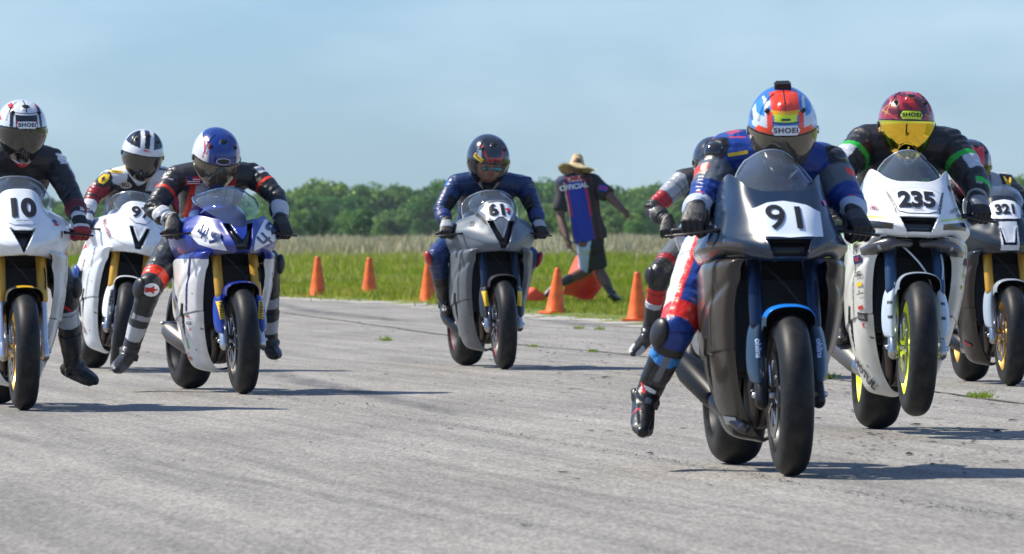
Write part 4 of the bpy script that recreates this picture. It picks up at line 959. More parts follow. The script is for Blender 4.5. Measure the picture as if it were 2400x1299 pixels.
for i, (px, top, D, wpx, lab) in enumerate([(735, 500, 470, 90, 'dark round bush left of the forked shrub in front of the woodland'), (845, 478, 480, 70, 'dark forked shrub standing out in front of the woodland, right of a round bush'), (1330, 520, 520, 60, 'low bush in front of the woodland behind the running flag marshal')]):
    hgt = (HY-top)*D/F+H; e = empty('shrub', Matrix.Translation(((px-1200)*D/F, D, 0)))
    link('crown', crown(70+i, hgt, wpx*D/F, GREENS[2 if i < 2 else 3], nl=18, per=130, leaf=.10, low=.05), M_leaf, e)
    MB().tube([(0, 0, -.05), (.03, 0, hgt*.5)], [.08, .03], seg=6).build('trunk', M_bark, e); tag(e, lab, 'shrub')
for e in protos:
    if not e.get('label'): 
        for ch in list(e.children): bpy.data.objects.remove(ch)
        bpy.data.objects.remove(e)
# ---- traffic cones
M_cone = mat('cone_orange', (.98, .16, .012), .5, dirt=.5, bump=.1, bscale=25)
def cone():
    e = empty('traffic_cone', Matrix())
    m = MB(); m.lathe([(.035, .003), (.035, .122), (.05, .114), (.30, .074), (.53, .038), (.546, .033), (.552, .026), (.50, .022)], axis='z', seg=28); m.build('cone_body', M_cone, e)
    b = MB(); b.box((0, 0, .018), (.30, .30, .034), bev=.3); b.build('cone_base', M_cone, e); return e
CONES = [(745, 700, .585, 'upright orange cone at the grass edge, second from the left of the clear row'), (866, 703, .575, 'orange cone at the grass edge beside the middle of the left gap'),
         (1003, 713, .54, 'orange cone half hidden behind the blue rider\'s leg'), (1301, 740, .52, 'orange cone standing in front of the running marshal and the orange flag'),
         (1494, 757, .505, 'orange cone at the grass edge behind the boot of a hidden rider'), (152, 628, .56, 'far orange cone peeping out behind the leftmost white motorcycle'), (205, 632, .6, 'far orange cone behind the leg of the rider in red and white leathers')]
LB = ['orange cone furthest left of the two that stand clear in the gap', 'orange cone right of its twin, standing clear between the blue 49 and grey 61 motorcycles']
c0 = cone()
for i, (px, py, hh, lab) in enumerate(CONES):
    o = c0 if i == 0 else copy_tree(c0); g = G(px, py); o.location = (g.x, g.y, .012); s = hh/.55; o.scale = (s, s, s); o.rotation_euler = (0, 0, R([5, 40, -20, 30, -15, 10, 25][i]))
    if i == 3: o.rotation_euler = (0, R(4), R(30))
    tag(o, LB[i] if i < 2 else lab, 'traffic cone', 'orange cones along the runway edge')

# ---- summer haze over the far meadow and woodland
hz = MB(); hz.box((0, 1150, 29), (1600, 2400, 62), bev=0); ho_ = hz.build('haze', mat('haze_tmp', (1, 1, 1)), smooth=False); ho_.data.materials.clear()
hm = bpy.data.materials.new('haze_air'); hm.use_nodes = True; t = hm.node_tree; t.nodes.clear(); oo = t.nodes.new('ShaderNodeOutputMaterial'); pv = t.nodes.new('ShaderNodeVolumePrincipled')
pv.inputs['Color'].default_value = (.75, .88, 1, 1); pv.inputs['Density'].default_value = .00008; pv.inputs['Anisotropy'].default_value = .2; t.links.new(pv.outputs[0], oo.inputs['Volume']); ho_.data.materials.append(hm); tag(ho_, 'thin blue summer haze over the meadow and woodland', 'haze', kind='stuff')

# ------------------------------------------------------------------ the racers
def sfn(main, rules=()):
    """rules: (bones, t0, t1, colour, condition on rel/P)"""
    def fn(P, bone, t, rel, N):
        C = np.zeros((len(P), 3)); C[:] = main
        for bs, a, b, col, cond in rules:
            m = np.isin(bone, bs) & (t >= a) & (t < b)
            if cond is not None: m &= cond(P, rel, N)
            C[m] = col
        return C
    return fn
out = lambda s, k=.35: (lambda P, rel, N: s*rel[:, 0] > k)
front = lambda k=.2: (lambda P, rel, N: rel[:, 1] < -k)
def gfn(main, cuff, knuck, fing):
    def fn(P, w, kn, u, f, g):
        d = (P-np.array(w))@np.array(f); h = (P-np.array(kn))@np.array(u); C = np.zeros((len(P), 3)); C[:] = main
        C[d < .0] = cuff; C[(d > .035) & (d < .085) & (h > .004)] = knuck; C[d > .10] = fing; C[(h < -.035)] = fing; return C
    return fn
def bfn(main, shaft=None, toe=None, band=None, bandt=(.15, .21)):
    def fn(t, ft, hh, lt):
        C = np.zeros((len(t), 3)); C[:] = main
        if shaft is not None: C[t > .06] = shaft
        if toe is not None: C[(ft > .72) & (t < -.0)] = toe
        if band is not None: C[(t > bandt[0]) & (t < bandt[1])] = band
        return C
    return fn
vis_dark = mat('visor_dark', (.018, .016, .015), .06, coat=1.0)
vis_smoke = mat('visor_smoke', (.10, .085, .06), .08, .25, coat=1.0)
vis_gold = mat('visor_gold', (.95, .62, .04), .05, 1.0, coat=.6)
vis_clear = glassmat('visor_clear', (.62, .58, .55), dens=.93)
NAVYW, BLUE = c('16235e'), c('1c4fb0')
hexlogo = [(-.040, 0), (-.032, .015), (.032, .015), (.040, 0), (.032, -.015), (-.032, -.015)]
def sc2(p, k, k2=None): return [(x*k, y*(k2 or k)) for x, y in p]
def mkh(f):
    def fn(A, a, e, P):
        C = np.zeros((len(A), 3)); f(C, A, a, e, np.abs(a), P); return C
    return fn

VIN = [(-.092, .985), (-.052, .985), (-.03, .93), (0, .868), (.03, .93), (.052, .985), (.092, .985), (.02, .803), (-.02, .803)]
# ===== grey motorcycle, number 61 =====
GREY = c('616c79')
def wk(C, m, col): C[m] = col
fr61 = Frame(1181, 866, 10.7)
bike('motorcycle', fr61, 'ridge', 'satin grey motorcycle number 61 ridden by the racer in blue leathers', dict(
    upper=GREY, side=c('5e666f'), lower=c('656b73'), mat=M_vps, rim=M_blk, steer=-3.5, rimacc=mat('pink_rim_tape', (.7, .05, .12), .4), forkmat=mat('blue_black_fork', (.02, .035, .07), .3, .5), fender=(.03, .025, .032), slot2=c('3d454e'),
    intake=[VIN],
    nosefn=lambda Q, C: np.where((np.abs(np.abs(Q[:, 0])-(.115+.55*(Q[:, 2]-1.0)))[:, None] < .012) & (Q[:, 2] > .96)[:, None] & (Q[:, 1] < .3)[:, None], np.array(BK), C),
    plates=[dict(poly=[(-0.1144, 0.0549), (-0.0780, 0.0854), (0.0000, 0.0976), (0.0780, 0.0854), (0.1170, 0.0549), (0.0780, -0.0244), (0.0494, -0.0756), (0.0156, -0.0366), (-0.0156, -0.0366), (-0.0520, -0.0708), (-0.0845, -0.0244)], O=(0, .15, 1.035), texts=[('61', .140, .045, -.012, .020, .95)], border=1.0)],
    decals=[('nose', [(-.018, .02), (.02, .012), (.012, -.02), (-.018, -.012)], 0, 0, (.072, .15, 1.06), .2, M_red), ('nose', [(-.012, .012), (.012, .012), (.012, -.012), (-.012, -.012)], 0, 0, (.055, .15, 1.035), .2, M_navy), ('nose', [(-.02, .018), (.015, .018), (.022, -.02), (-.012, -.02)], 0, 0, (-.165, .25, .965), 0, M_blk)],
    fenderdec=None, guard=dict(col='15171d', sticker=M_yel), exhmat=M_mblk, screen_mat=glassmat('clear_screen', (.70, .78, .86), dens=.62), calmat=M_mblk))
DB = c('0c2c5a')
s61 = sfn(DB, [([3, 4], .55, 1.1, BK, lambda P, rel, N: (np.sign(P[:, 0])*rel[:, 0] < -.1)), ([5, 6], -.1, .5, BK, lambda P, rel, N: (np.sign(P[:, 0])*rel[:, 0] < -.1)),
    ([1], .35, .9, BK, lambda P, rel, N: (np.abs(P[:, 0]) > .10) & (rel[:, 1] < 0) & (P[:, 2] < 1.16)), ([4], .12, .38, c('39424e'), lambda P, rel, N: (rel[:, 0] > .2) & (rel[:, 2] > .3)),
    ([3], .1, .3, c('2f66d8'), lambda P, rel, N: (rel[:, 0] < -.5)), ([9, 10], .35, 1.2, BK, None), ([7, 8], .85, 1.1, c('16306c'), None)])
def h61(C, A, a, e, aa, P):
    C[:] = (.012, .014, .020); C[(e > -60) & (e < -20) & (aa < 75)] = (.02, .02, .022)
    w_ = 13+.42*(e-18)
    C[(e > 17) & (e < 29) & (aa < 21)] = RD; C[(e > 26) & (e < 52) & (aa > w_+2) & (aa < w_+8)] = RD
    C[(e > 27) & (e < 60) & (aa < w_)] = (.02, .024, .03)
    m = (a < -35) & (a > -80) & (e > 20) & (e < 60); n = (vnoise(P, 60, 2) > .35) & m; C[n] = c('8d96a4')
    C[(a > 60) & (a < 110) & (e > 5) & (e < 45)] = c('2a5fa0'); C[(e < -42) & (aa < 100) & (aa > 25)] = (.35, .07, .04)
H61 = dict(fn=mkh(h61), vmat=vis_clear, open=True, visor=(-46, 12), scale=1.10, pivot=True, label='black helmet with red chevron, clear visor and yellow sticker', decals=[('X-lite', .030, .02, 0, 21, M_ink), (sc2([(-.5, -.17), (.5, -.17), (.5, .17), (-.5, .17)], .075), 0, 0, -48, 20, M_yel, -18), ('PIRELLI', .018, .03, -48, 20, M_ink, -18)])
KR = mat('knee_puck_red', (.42, .02, .02), .35, coat=.3); KB = mat('knee_puck_black', (.015, .015, .016), .4); KY = mat('knee_puck_blue', (.02, .08, .4), .4)
p61, og61, bv61, j61 = rider(fr61, 'racer in shiny blue leathers and black helmet riding the grey 61 motorcycle', dict(head=(1144, 374), shL=(1070, 434), shR=(1226, 436), elL=(1034, 492), elR=(1254, 492), knL=(1024, 602), gripL=(-.315, .385, .905)), s61, H61, (24, 2, 4),
    gfn(BK, c('16306c'), c('9ea4ac'), BK), bfn(BK, shaft=(.02, .02, .022), toe=(.03, .03, .032)), dict(L=KR, R=KR), yl=dict(head=.60))
# face seen through the clear visor: skin head, sunglasses
hd = [ch for ch in p61.children if ch.name.startswith('helmet')][0]
fm_ = MB(); fm_.ell((0, -.035, -.035), (.072, .085, .10), n=18); fm_.tube([(0, -.118, -.02), (0, -.132, -.045), (0, -.122, -.055)], [.008, .012, .010], seg=10)
fc = fm_.build('face', mat('skin_light', (.50, .27, .19), .5), hd)
sg_ = MB()
for sx in (-1, 1): sg_.ell((sx*.034, -.118, -.012), (.029, .012, .017), M=Matrix.Rotation(sx*R(-14), 4, 'Z'))
sg_.tube([(-.02, -.125, -.008), (.02, -.125, -.008)], .004, seg=6); sg_.build('sunglasses', mat('cyan_mirror_lens', (.05, .55, .65), .08, .9), hd)

# ===== blue motorcycle, number 49 =====
YB = (.003, .028, .30)
def nose49(Q, C):
    C[Q[:, 2] < .80] = c('26306e'); return C
def side49(Q, C, sx):
    C[(Q[:, 2] > .755)] = YB; d = np.abs((Q[:, 2]-.70)-(.48-Q[:, 1])*.9-.0)
    return C
fr49 = Frame(569, 924, 15)
PW = c('e6e8ea')
def pp(cx, cy, pts, s=412): return [((x-cx)/s, (cy-y)/s) for x, y in pts][::-1]
bike('motorcycle', fr49, 'open', 'blue and white motorcycle number 49 with a gold fork', dict(
    upper=YB, side=PW, layercol=c('2a2f80'), rim=M_mblk, steer=-4, forkmat=M_gold, fender=YB, nosefn=nose49, sidefn=side49, slidermat=M_alu, slot2=PW,
    intake=[[(-.085, .955), (-.05, .955), (-.03, .90), (0, .86), (.03, .90), (.05, .955), (.085, .955), (.035, .803), (-.035, .803)]],
    plates=[dict(poly=pp(490, 550, [(444, 551), (472, 512), (498, 518), (535, 588), (501, 583), (467, 573)]), O=fr49.L(490, 550, .22), N=(.26, .966, 0), U=(.966, -.26, 0), V=(0, 0, 1), ink=M_navy, toff=.016, block=True, texts=[('4', .108, .02, -.034, .020, 1.0, 0, -.5), ('9', .118, .03, .034, -.020, 1.05, 0, -.5)], border=1.0),
            dict(poly=pp(632, 548, [(623, 509), (640, 512), (663, 543), (662, 555), (599, 589), (603, 555)]), O=fr49.L(632, 548, .22), N=(.26, .966, 0), U=(.966, -.26, 0), V=(0, 0, 1), ink=M_navy, toff=.016, block=True, texts=[('4', .104, .02, -.022, -.030, 1.0, 0, .75), ('9', .112, .03, .022, .030, 1.05, 0, .75)], border=1.0)],
    decals=[(-1, [(-.016, .012), (.016, .012), (.016, .004), (-.016, .004)], 0, 0, (-.225, .42, .42), 0, M_red), (-1, 'NGK', .028, .03, (-.225, .42, .39), 0, M_navy), (-1, [(-.01, .0), (.01, .0), (.0, -.015)], 0, 0, (-.22, .43, .36), 0, M_red),
            (-1, [(-.010, .03), (.012, .022), (.008, -.03), (-.010, -.03)], 0, 0, (-.24, .70, .50), .2, M_yel), (-1, [(-.010, .02), (.012, .03), (.004, -.03)], 0, 0, (-.24, .62, .52), .2, mat('blue_vinyl', (.02, .06, .45), .4)), (-1, [(-.012, .03), (.0, .02), (.012, -.03), (.004, -.04)], 0, 0, (-.2, .56, .28), -.2, M_grn),
            (-1, 'GALFER', .026, .03, (-.2, .62, .19), -.15, M_red)],
    fenderdec=None, guard=dict(col='0a2e95', sticker=M_yel, text='PIRELLI', ink=M_ink), exhmat=mat('titanium_can', (.16, .15, .14), .38, .8), exh=((-.09, .62, .20), (-.22, .98, .35)), screen_mat=glassmat('clear_screen_blue', (.6, .76, .92), dens=.66), beadmat=mat('screen_edge_blue', (.08, .25, .55), .2)))
s49 = sfn((.022, .023, .027), [([0, 1], .0, .92, c('c6c3cc'), lambda P, rel, N: (np.abs(P[:, 0]+.02) < .125) & (rel[:, 1] < .15)), ([0, 1], .1, .95, RED_OR, lambda P, rel, N: (P[:, 0] < -.125) & (P[:, 0] > -.155) & (rel[:, 1] < .3)),
    ([3, 4], .02, .30, c('b9bcc4'), lambda P, rel, N: (np.sign(P[:, 0])*rel[:, 0] > -.1) & (rel[:, 2] > .1) & (vnoise(P, 26, 9) > -.2)), ([3, 4], .02, .30, c('a8243a'), lambda P, rel, N: (np.sign(P[:, 0])*rel[:, 0] > .0) & (rel[:, 2] > .1) & (vnoise(P, 26, 9) > .42)),
    ([3, 4], .46, .54, RED_OR, lambda P, rel, N: rel[:, 1] < .5), ([5, 6], .50, 1.3, c('aeb2ba'), lambda P, rel, N: rel[:, 2] > -.6), ([7, 8], .1, .80, c('272d36'), None), ([7, 8], .80, .95, RED_OR, None), ([9, 10], .40, .52, c('9ea2a8'), lambda P, rel, N: rel[:, 1] < -.3), ([3, 4], .56, .8, c('3c4048'), lambda P, rel, N: np.sign(P[:, 0])*rel[:, 0] > .4)])
def h49(C, A, a, e, aa, P):
    C[:] = c('d2d4da'); C[(aa < 36) & (e > 4)] = (.003, .028, .20); C[(e > 48)] = (.003, .028, .20); C[(aa < 40) & (aa > 36) & (e > 4) & (e < 48)] = c('8f99aa')
    C[(np.abs(aa-(48-.25*(e-30))) < 1.6) & (e > 14) & (e < 60)] = RD; C[(np.abs(aa-(40-.30*(e-30))) < 1.2) & (e > 24) & (e < 50)] = RD; C[(aa < 30) & (e < -18)] = (.02, .025, .05); C[(aa > 34) & (aa < 50) & (e < -32) & (e > -48)] = RD
H49 = dict(fn=mkh(h49), vmat=vis_smoke, visor=(-34, 8), scale=1.04, label='blue and white helmet with an oval badge and smoked visor', decals=[(ellipse2d(.040, .018), 0, 0, 0, 19, M_white), (ellipse2d(.037, .0155), 0, 0, 0, 19, M_ink, 0, 1.2), ('Arai', .026, .02, 0, 19, mat('badge_silver', (.75, .78, .82), .3)), (ellipse2d(.008, .014), 0, 0, 0, -27, mat('badge_silver', None), 0)])
p49, og49, bv49, j49 = rider(fr49, 'racer in black leathers with white chest and orange knee bands on the blue 49 motorcycle', dict(head=(507, 366), shL=(412, 418), shR=(592, 412), elL=(360, 490), elR=(650, 462), knL=(352, 668), anL=(302, 830), toeL=(272, 866), anR=(632, 806), toeR=(646, 834), hipL=(-.15, .98, .86)), s49, H49, (30, 2, 3),
    gfn(BK, c('b9bcc4'), (.03, .03, .032), BK), bfn((.025, .025, .027), shaft=(.03, .03, .032), toe=c('4c4f55'), band=c('b9bcc0'), bandt=(.10, .19)), dict(L=KB, R=KB), yl=dict(head=.58, knL=.68, anL=.86, toeL=.66, toeR=.84, anR=.98))
def on_body(name, p, bv, org, fr, px, py, y, poly, m, parent, N=(0, 1, -.2), rot=0, off=.003, tx=None, size=.03, bold=.02):
    O = fr.L(px, py, y)-org; N = Vector(N).normalized(); U = N.cross(Vector((0, 0, 1))).normalized(); V = U.cross(N)
    if V.z < 0: V = -V
    return decal(name, textmesh(tx, size, bold) if tx else polymesh(poly), bv, O, U, V, N, m, parent, off=off, seglen=.01, rot=rot)
rect = lambda a, b: [(-a, -b), (a, -b), (a, b), (-a, b)]
on_body('flag_patch', p49, bv49, og49, fr49, 460, 428, .55, rect(.042, .026), M_red, p49, N=(0, 1, .1)); on_body('flag_patch', p49, bv49, og49, fr49, 452, 422, .55, rect(.018, .014), M_navy, p49, N=(0, 1, .1), off=.0045)
for k in (-1, 0, 1): on_body('flag_stripe', p49, bv49, og49, fr49, 462, 429+k*5, .55, rect(.036, .003), M_white, p49, N=(0, 1, .1), off=.004)
on_body('chest_patch', p49, bv49, og49, fr49, 545, 432, .55, [(-.04, -.018), (.04, -.018), (.04, .03)], M_red, p49, N=(0, 1, .1))
star = [(math.cos(a)*(.045 if i % 2 == 0 else .018), math.sin(a)*(.026 if i % 2 == 0 else .012)) for i, a in enumerate(np.linspace(0, 2*math.pi, 10, endpoint=False))]
on_body('knee_patch', p49, bv49, og49, fr49, 357, 680, .58, ellipse2d(.048, .038), M_white, p49, N=(.1, 1, 0)); on_body('knee_emblem', p49, bv49, og49, fr49, 357, 680, .58, star, M_red, p49, N=(.1, 1, 0), off=.005)

# ===== white motorcycle, number 10 =====
W10 = c('e6ecf2')
fr10 = Frame(56, 962, 9.7)
bike('motorcycle', fr10, 'ridge', 'white motorcycle number 10 cut by the left edge, gold fork and wheels', dict(
    upper=W10, side=c('dde2e4'), rim=M_goldm, forkmat=M_gold, fender=(.02, .02, .02), slot2=c('c3c9cd'), slidermat=M_alu, calmat=M_steel, framemat=M_goldm,
    fenderfn=lambda Q, C: np.where(((np.abs(Q[:, 0]) < .045) & (Q[:, 2] > .555) & (Q[:, 1] < .02) & (Q[:, 1] > -.15))[:, None], np.array((.85, .5, .02)), C),
    intake=[[(-.068, .93), (-.045, .912), (.045, .912), (.068, .93), (.004, .80), (-.004, .80)]],
    plates=[dict(poly=[(-0.1026, 0.0384), (-0.0756, 0.0794), (0.0000, 0.0922), (0.0756, 0.0794), (0.1026, 0.0384), (0.0778, -0.0742), (0.0432, -0.0960), (-0.0432, -0.0960), (-0.0778, -0.0742)], O=(0, .13, 1.01), V=(0, .5, 1), texts=[('10', .165, .055, 0, .008, .9), ('motorsport', .014, .02, 0, -.072)], mat=mat('white_plate', (.70, .77, .84), .3))],
    decals=[('nose', rect(.018, .009), 0, 0, (.17, .25, .955), 0, M_navy), ('nose', rect(.018, .007), 0, 0, (.17, .25, .935), 0, M_red), ('nose', [(-.008, .018), (.006, .02), (.008, -.015), (-.004, -.02)], 0, 0, (.19, .28, .88), 0, mat('scuff_brown', (.12, .09, .05), .7)), ('nose', [(-.011, -.006), (.014, -.002), (.004, .006)], 0, 0, (-.19, .28, .89), 0, mat('scuff_brown', None))],
    fenderdec=None, screen_mat=glassmat('clear_screen', (.70, .78, .86), dens=.62), exhmat=M_steel))
s10 = sfn((.018, .018, .021), [([3, 4], .0, .30, c('d0d4da'), lambda P, rel, N: np.sign(P[:, 0])*rel[:, 0] > .15), ([3, 4], .30, 1.1, c('c4cad2'), lambda P, rel, N: np.sign(P[:, 0])*rel[:, 0] > .62), ([1], .55, 1.0, c('e0a020'), lambda P, rel, N: (P[:, 0] < -.10) & (P[:, 2] < 1.2)),
    ([5, 6], .5, 1.2, c('b8c0c8'), lambda P, rel, N: np.sign(P[:, 0])*rel[:, 0] > .2), ([3, 4], .04, .22, RD, lambda P, rel, N: (np.sign(P[:, 0])*rel[:, 0] > .2) & (vnoise(P, 30, 4) > .35)), ([9, 10], .25, .46, c('c2c6ca'), None), ([7, 8], .9, 1.1, (.05, .05, .055), None)])
def h10(C, A, a, e, aa, P):
    C[:] = c('cfd6de'); C[(aa < 26) & (e > 15) & (e < 41)] = BK; C[(aa < 24) & (e > 14) & (e < 27)] = RD; C[(aa < 21) & (e > 15.5) & (e < 26)] = c('cfd6de')
    C[(np.abs(aa-35+.1*(e-30)) < 4.5) & (e > 10) & (e < 72)] = BK; C[(aa > 46) & (aa < 62) & (e > 12) & (e < 40)] = c('cfd6de'); C[(aa > 62) & (aa < 95) & (e > 22) & (e < 52)] = RD; C[(aa > 70) & (aa < 90) & (e > 28) & (e < 46)] = BK
    C[(aa > 26) & (aa < 44) & (e > 56) & (e < 72)] = RD; C[(np.abs(a) < 1.6) & (e > 48)] = (.1, .1, .11); C[(e > 44) & (e < 46.5) & (aa < 36)] = (.1, .1, .11); C[(aa < 60) & (e < -52)] = RD; C[(aa > 20) & (aa < 55) & (e < -40) & (e > -46)] = RD
H10 = dict(fn=mkh(h10), vmat=vis_dark, visor=(-46, 13), pivot=True, label='white helmet with red and black angular stripes, dark visor', decals=[(sc2(hexlogo, 1.35, 1.2), 0, 0, 0, 21, M_white), ('SHOEI', .0265, .04, 0, 21, M_ink)])
p10, og10, bv10, j10 = rider(fr10, 'leftmost racer in black and white leathers with one leg stretched out, on motorcycle 10', dict(head=(50, 302), shL=(-42, 372), shR=(122, 380), elL=(-110, 455), elR=(170, 462), knR=(150, 668), anR=(172, 862), toeR=(222, 893), gripR=(.325, .385, .90)), s10, H10, (14, 0, 6),
    gfn(c('c4c8ce'), c('5a1420'), BK, c('8e2028')), bfn((.022, .022, .025), shaft=(.022, .022, .025)), dict(L=KB, R=KB), yl=dict(head=.60, knR=.66, anR=.98, toeR=.88))
on_body('knee_flash', p10, bv10, og10, fr10, 160, 712, .55, [(-.03, .02), (.03, -.008), (.03, -.02), (-.03, .006)], M_red, p10)

# ===== white motorcycle, number 97 =====
fr97 = Frame(272, 872, 10.5, lean=10)
W97 = c('eaf0f6')
bike('motorcycle', fr97, 'ridge', 'white motorcycle number 97 leaning into the turn, half hidden behind the 49 motorcycle', dict(
    upper=W97, side=c('e2e8ee'), rim=M_blk, forkmat=M_gold, fender=W97, steer=-8, slot2=c('ccd2da'),
    intake=[[(-.07, .955), (-.045, .955), (-.02, .90), (0, .862), (.02, .90), (.045, .955), (.07, .955), (.018, .81), (-.018, .81)]],
    plates=[dict(poly=[(-0.1012, 0.0540), (-0.0690, 0.0840), (0.0000, 0.0960), (0.0690, 0.0840), (0.1035, 0.0540), (0.0690, -0.0360), (0.0345, -0.0780), (-0.0345, -0.0780), (-0.0747, -0.0360)], O=(0, .15, 1.035), texts=[('97', .135, .028, 0, .012, .95)], border=1.03)],
    decals=[('nose', 'RACEWORX', .034, .03, (-.18, .25, .91), -.85, mat('maroon_vinyl', (.22, .02, .05), .4)), (-1, 'GALFER', .034, .04, (-.2, .60, .26), -.8, mat('maroon_vinyl', None)), (-1, 'R6', .09, .06, (-.26, .62, .70), 1.4, M_red)],
    fenderdec=None, guard=dict(col='eaf0f6', text='OHLINS', ink=M_ink), screen_mat=glassmat('clear_screen', (.70, .78, .86), dens=.62), exhmat=M_mblk))
s97 = sfn((.02, .02, .022), [([3, 4], -.1, .22, c('cfd2d6'), lambda P, rel, N: rel[:, 2] > .1), ([1], .8, 1.1, c('cfd2d6'), lambda P, rel, N: (np.abs(P[:, 0]) > .07)), ([3, 4], .45, 1.1, c('8e1c2a'), None), ([3, 4], .6, .75, c('a8a698'), lambda P, rel, N: np.sign(P[:, 0])*rel[:, 0] > .1), ([5, 6], -.1, .6, c('7e1824'), lambda P, rel, N: vnoise(P, 18, 2) > -.2),
    ([7, 8], .1, .9, c('cfd2d6'), None), ([7, 8], .35, .6, c('b01f22'), lambda P, rel, N: vnoise(P, 14, 6) > 0), ([7, 8], .85, 1.1, c('b9bcc0'), None), ([9, 10], -.1, .30, c('1f4fb0'), None), ([9, 10], .30, 1.2, (.02, .02, .022), None)])
def h97(C, A, a, e, aa, P):
    C[:] = c('d6dade'); C[(aa < 7) & (e > 24)] = BK; C[(aa > 19) & (aa < 66) & (e > 24+.10*(aa-19))] = BK; C[(aa < 9) & (e > 8) & (e < 24)] = c('d6dade'); C[(np.abs(a-22) < 8) & (e < -42) & (e > -52)] = RD
H97 = dict(fn=mkh(h97), vmat=vis_dark, visor=(-44, 6), scale=1.06, label='white helmet with black stripes over the top and dark visor', decals=[(ellipse2d(.030, .014), 0, 0, 0, 20, M_red), (ellipse2d(.028, .0125), 0, 0, 0, 20, M_white, 0, .9), ('BELL', .018, .06, 0, 20, M_red)])
p97, og97, bv97, j97 = rider(fr97, 'racer in white and dark red leathers with yellow shoulder patch on motorcycle 97', dict(head=(334, 360), shL=(256, 424), shR=(404, 420), elL=(216, 462), knL=(200, 640), anL=(196, 728), toeL=(190, 752)), s97, H97, (14, -2, 2),
    gfn(c('2a3a66'), c('c4c8ce'), c('c4c8ce'), BK), bfn((.022, .022, .025)), dict(L=mat('knee_puck_navy', (.03, .09, .35), .4), R=KB), yl=dict(anL=1.0, toeL=.86))
on_body('shoulder_patch', p97, bv97, og97, fr97, 241, 418, .60, [(-.055, .0), (-.03, .055), (.02, .062), (.05, .02), (.035, -.055), (-.03, -.06)], M_ink, p97, N=(.4, 1, -.1)); on_body('shoulder_emblem', p97, bv97, og97, fr97, 241, 418, .60, [(-.038, .0), (-.02, .036), (.024, .042), (.03, .0), (.015, -.04), (-.02, -.034)], M_yel, p97, N=(.4, 1, -.1), off=.005)
on_body('shoulder_mark', p97, bv97, og97, fr97, 241, 419, .60, [(-.012, .02), (.004, .022), (.002, .004), (.018, .006), (-.012, -.022), (-.004, -.002), (-.016, 0)], M_ink, p97, N=(.4, 1, -.1), off=.007)
on_body('chest_patch', p97, bv97, og97, fr97, 276, 398, .60, rect(.036, .012), M_yel, p97, rot=.0); on_body('lettering', p97, bv97, og97, fr97, 276, 398, .6, None, M_ink, p97, tx='PIRELLI', size=.018, off=.006)
on_body('chest_patch', p97, bv97, og97, fr97, 297, 431, .60, ellipse2d(.042, .02), mat('cream_patch', (.6, .55, .45), .6), p97); on_body('lettering', p97, bv97, og97, fr97, 297, 431, .6, None, mat('maroon_vinyl', None), p97, tx='BELL', size=.028, off=.006)

# ===== dark motorcycle, number 91 =====
D91 = c('1a2c42')
fr91 = Frame(1852, 1117, 6.6)
def side91(Q, C, sx):
    C[:] = c('3d3834'); return C
bike('motorcycle', fr91, 'wing', 'dark grey motorcycle number 91 in front, with blue fender and folded white number plate', dict(
    upper=D91, side=c('3d3834'), mat=M_vpc, rim=M_mblk, steer=-2, forkmat=mat('blue_fork', (.012, .03, .07), .3, .6), fender=c('38506a'), sidefn=side91, slot2=BK, tank=BK, slidermat=M_mblk,
    fenderfn=lambda Q, C: np.where(((Q[:, 2] > .585))[:, None], np.array(c('1f7fe0')), np.array(c('3f5568'))),
    nosefn=lambda Q, C: np.where(((Q[:, 2] < .86) & (Q[:, 2] > .81) & (np.abs(Q[:, 0]) > .16))[:, None], np.array(c('3a342f')), C),
    intake=[[(-.082, .872), (.082, .872), (.075, .845), (.058, .806), (-.058, .806), (-.075, .845)]],
    plates=[dict(poly=[(-.138, .075), (-.125, -.045), (-.10, -.062), (-.055, -.068), (0, -.074), (.04, -.070), (.10, -.062), (.135, -.050), (.138, .068), (.115, .072), (.085, .088), (.0, .105), (-.06, .098), (-.105, .078)], O=(-.0, .08, .93), N=(0, 1, -.35), V=(0, .35, 1), texts=[('9', .165, .012, -.040, .018, .95), ('I', .145, .03, .045, .016, 1.0)], mat=mat('white_plate', None))],
    decals=[('nose', rect(.016, .010), 0, 0, (.155, .28, 1.0), .2, mat('pink_vinyl', (.7, .12, .3), .4)), (-1, [(-.045, .016), (.035, .016), (.04, -.012), (-.035, -.016)], 0, 0, (-.13, .55, .19), -.05, mat('silver_sticker', (.5, .5, .5), .4))],
    fenderdec=None, guard=dict(col='2c3f52', text='ohlins', ink=mat('pale_blue_ink', (.4, .55, .8), .4)), exhmat=mat('carbon_can', (.006, .006, .007), .4, 0, spec=.15), exhmat2=mat('pipe_dark', (.10, .10, .11), .35, .8), exh=((-.12, .56, .20), (-.255, 1.02, .40)), screen_mat=glassmat('clear_screen_dark', (.55, .66, .78), dens=.55)))
B91 = c('0e3684')
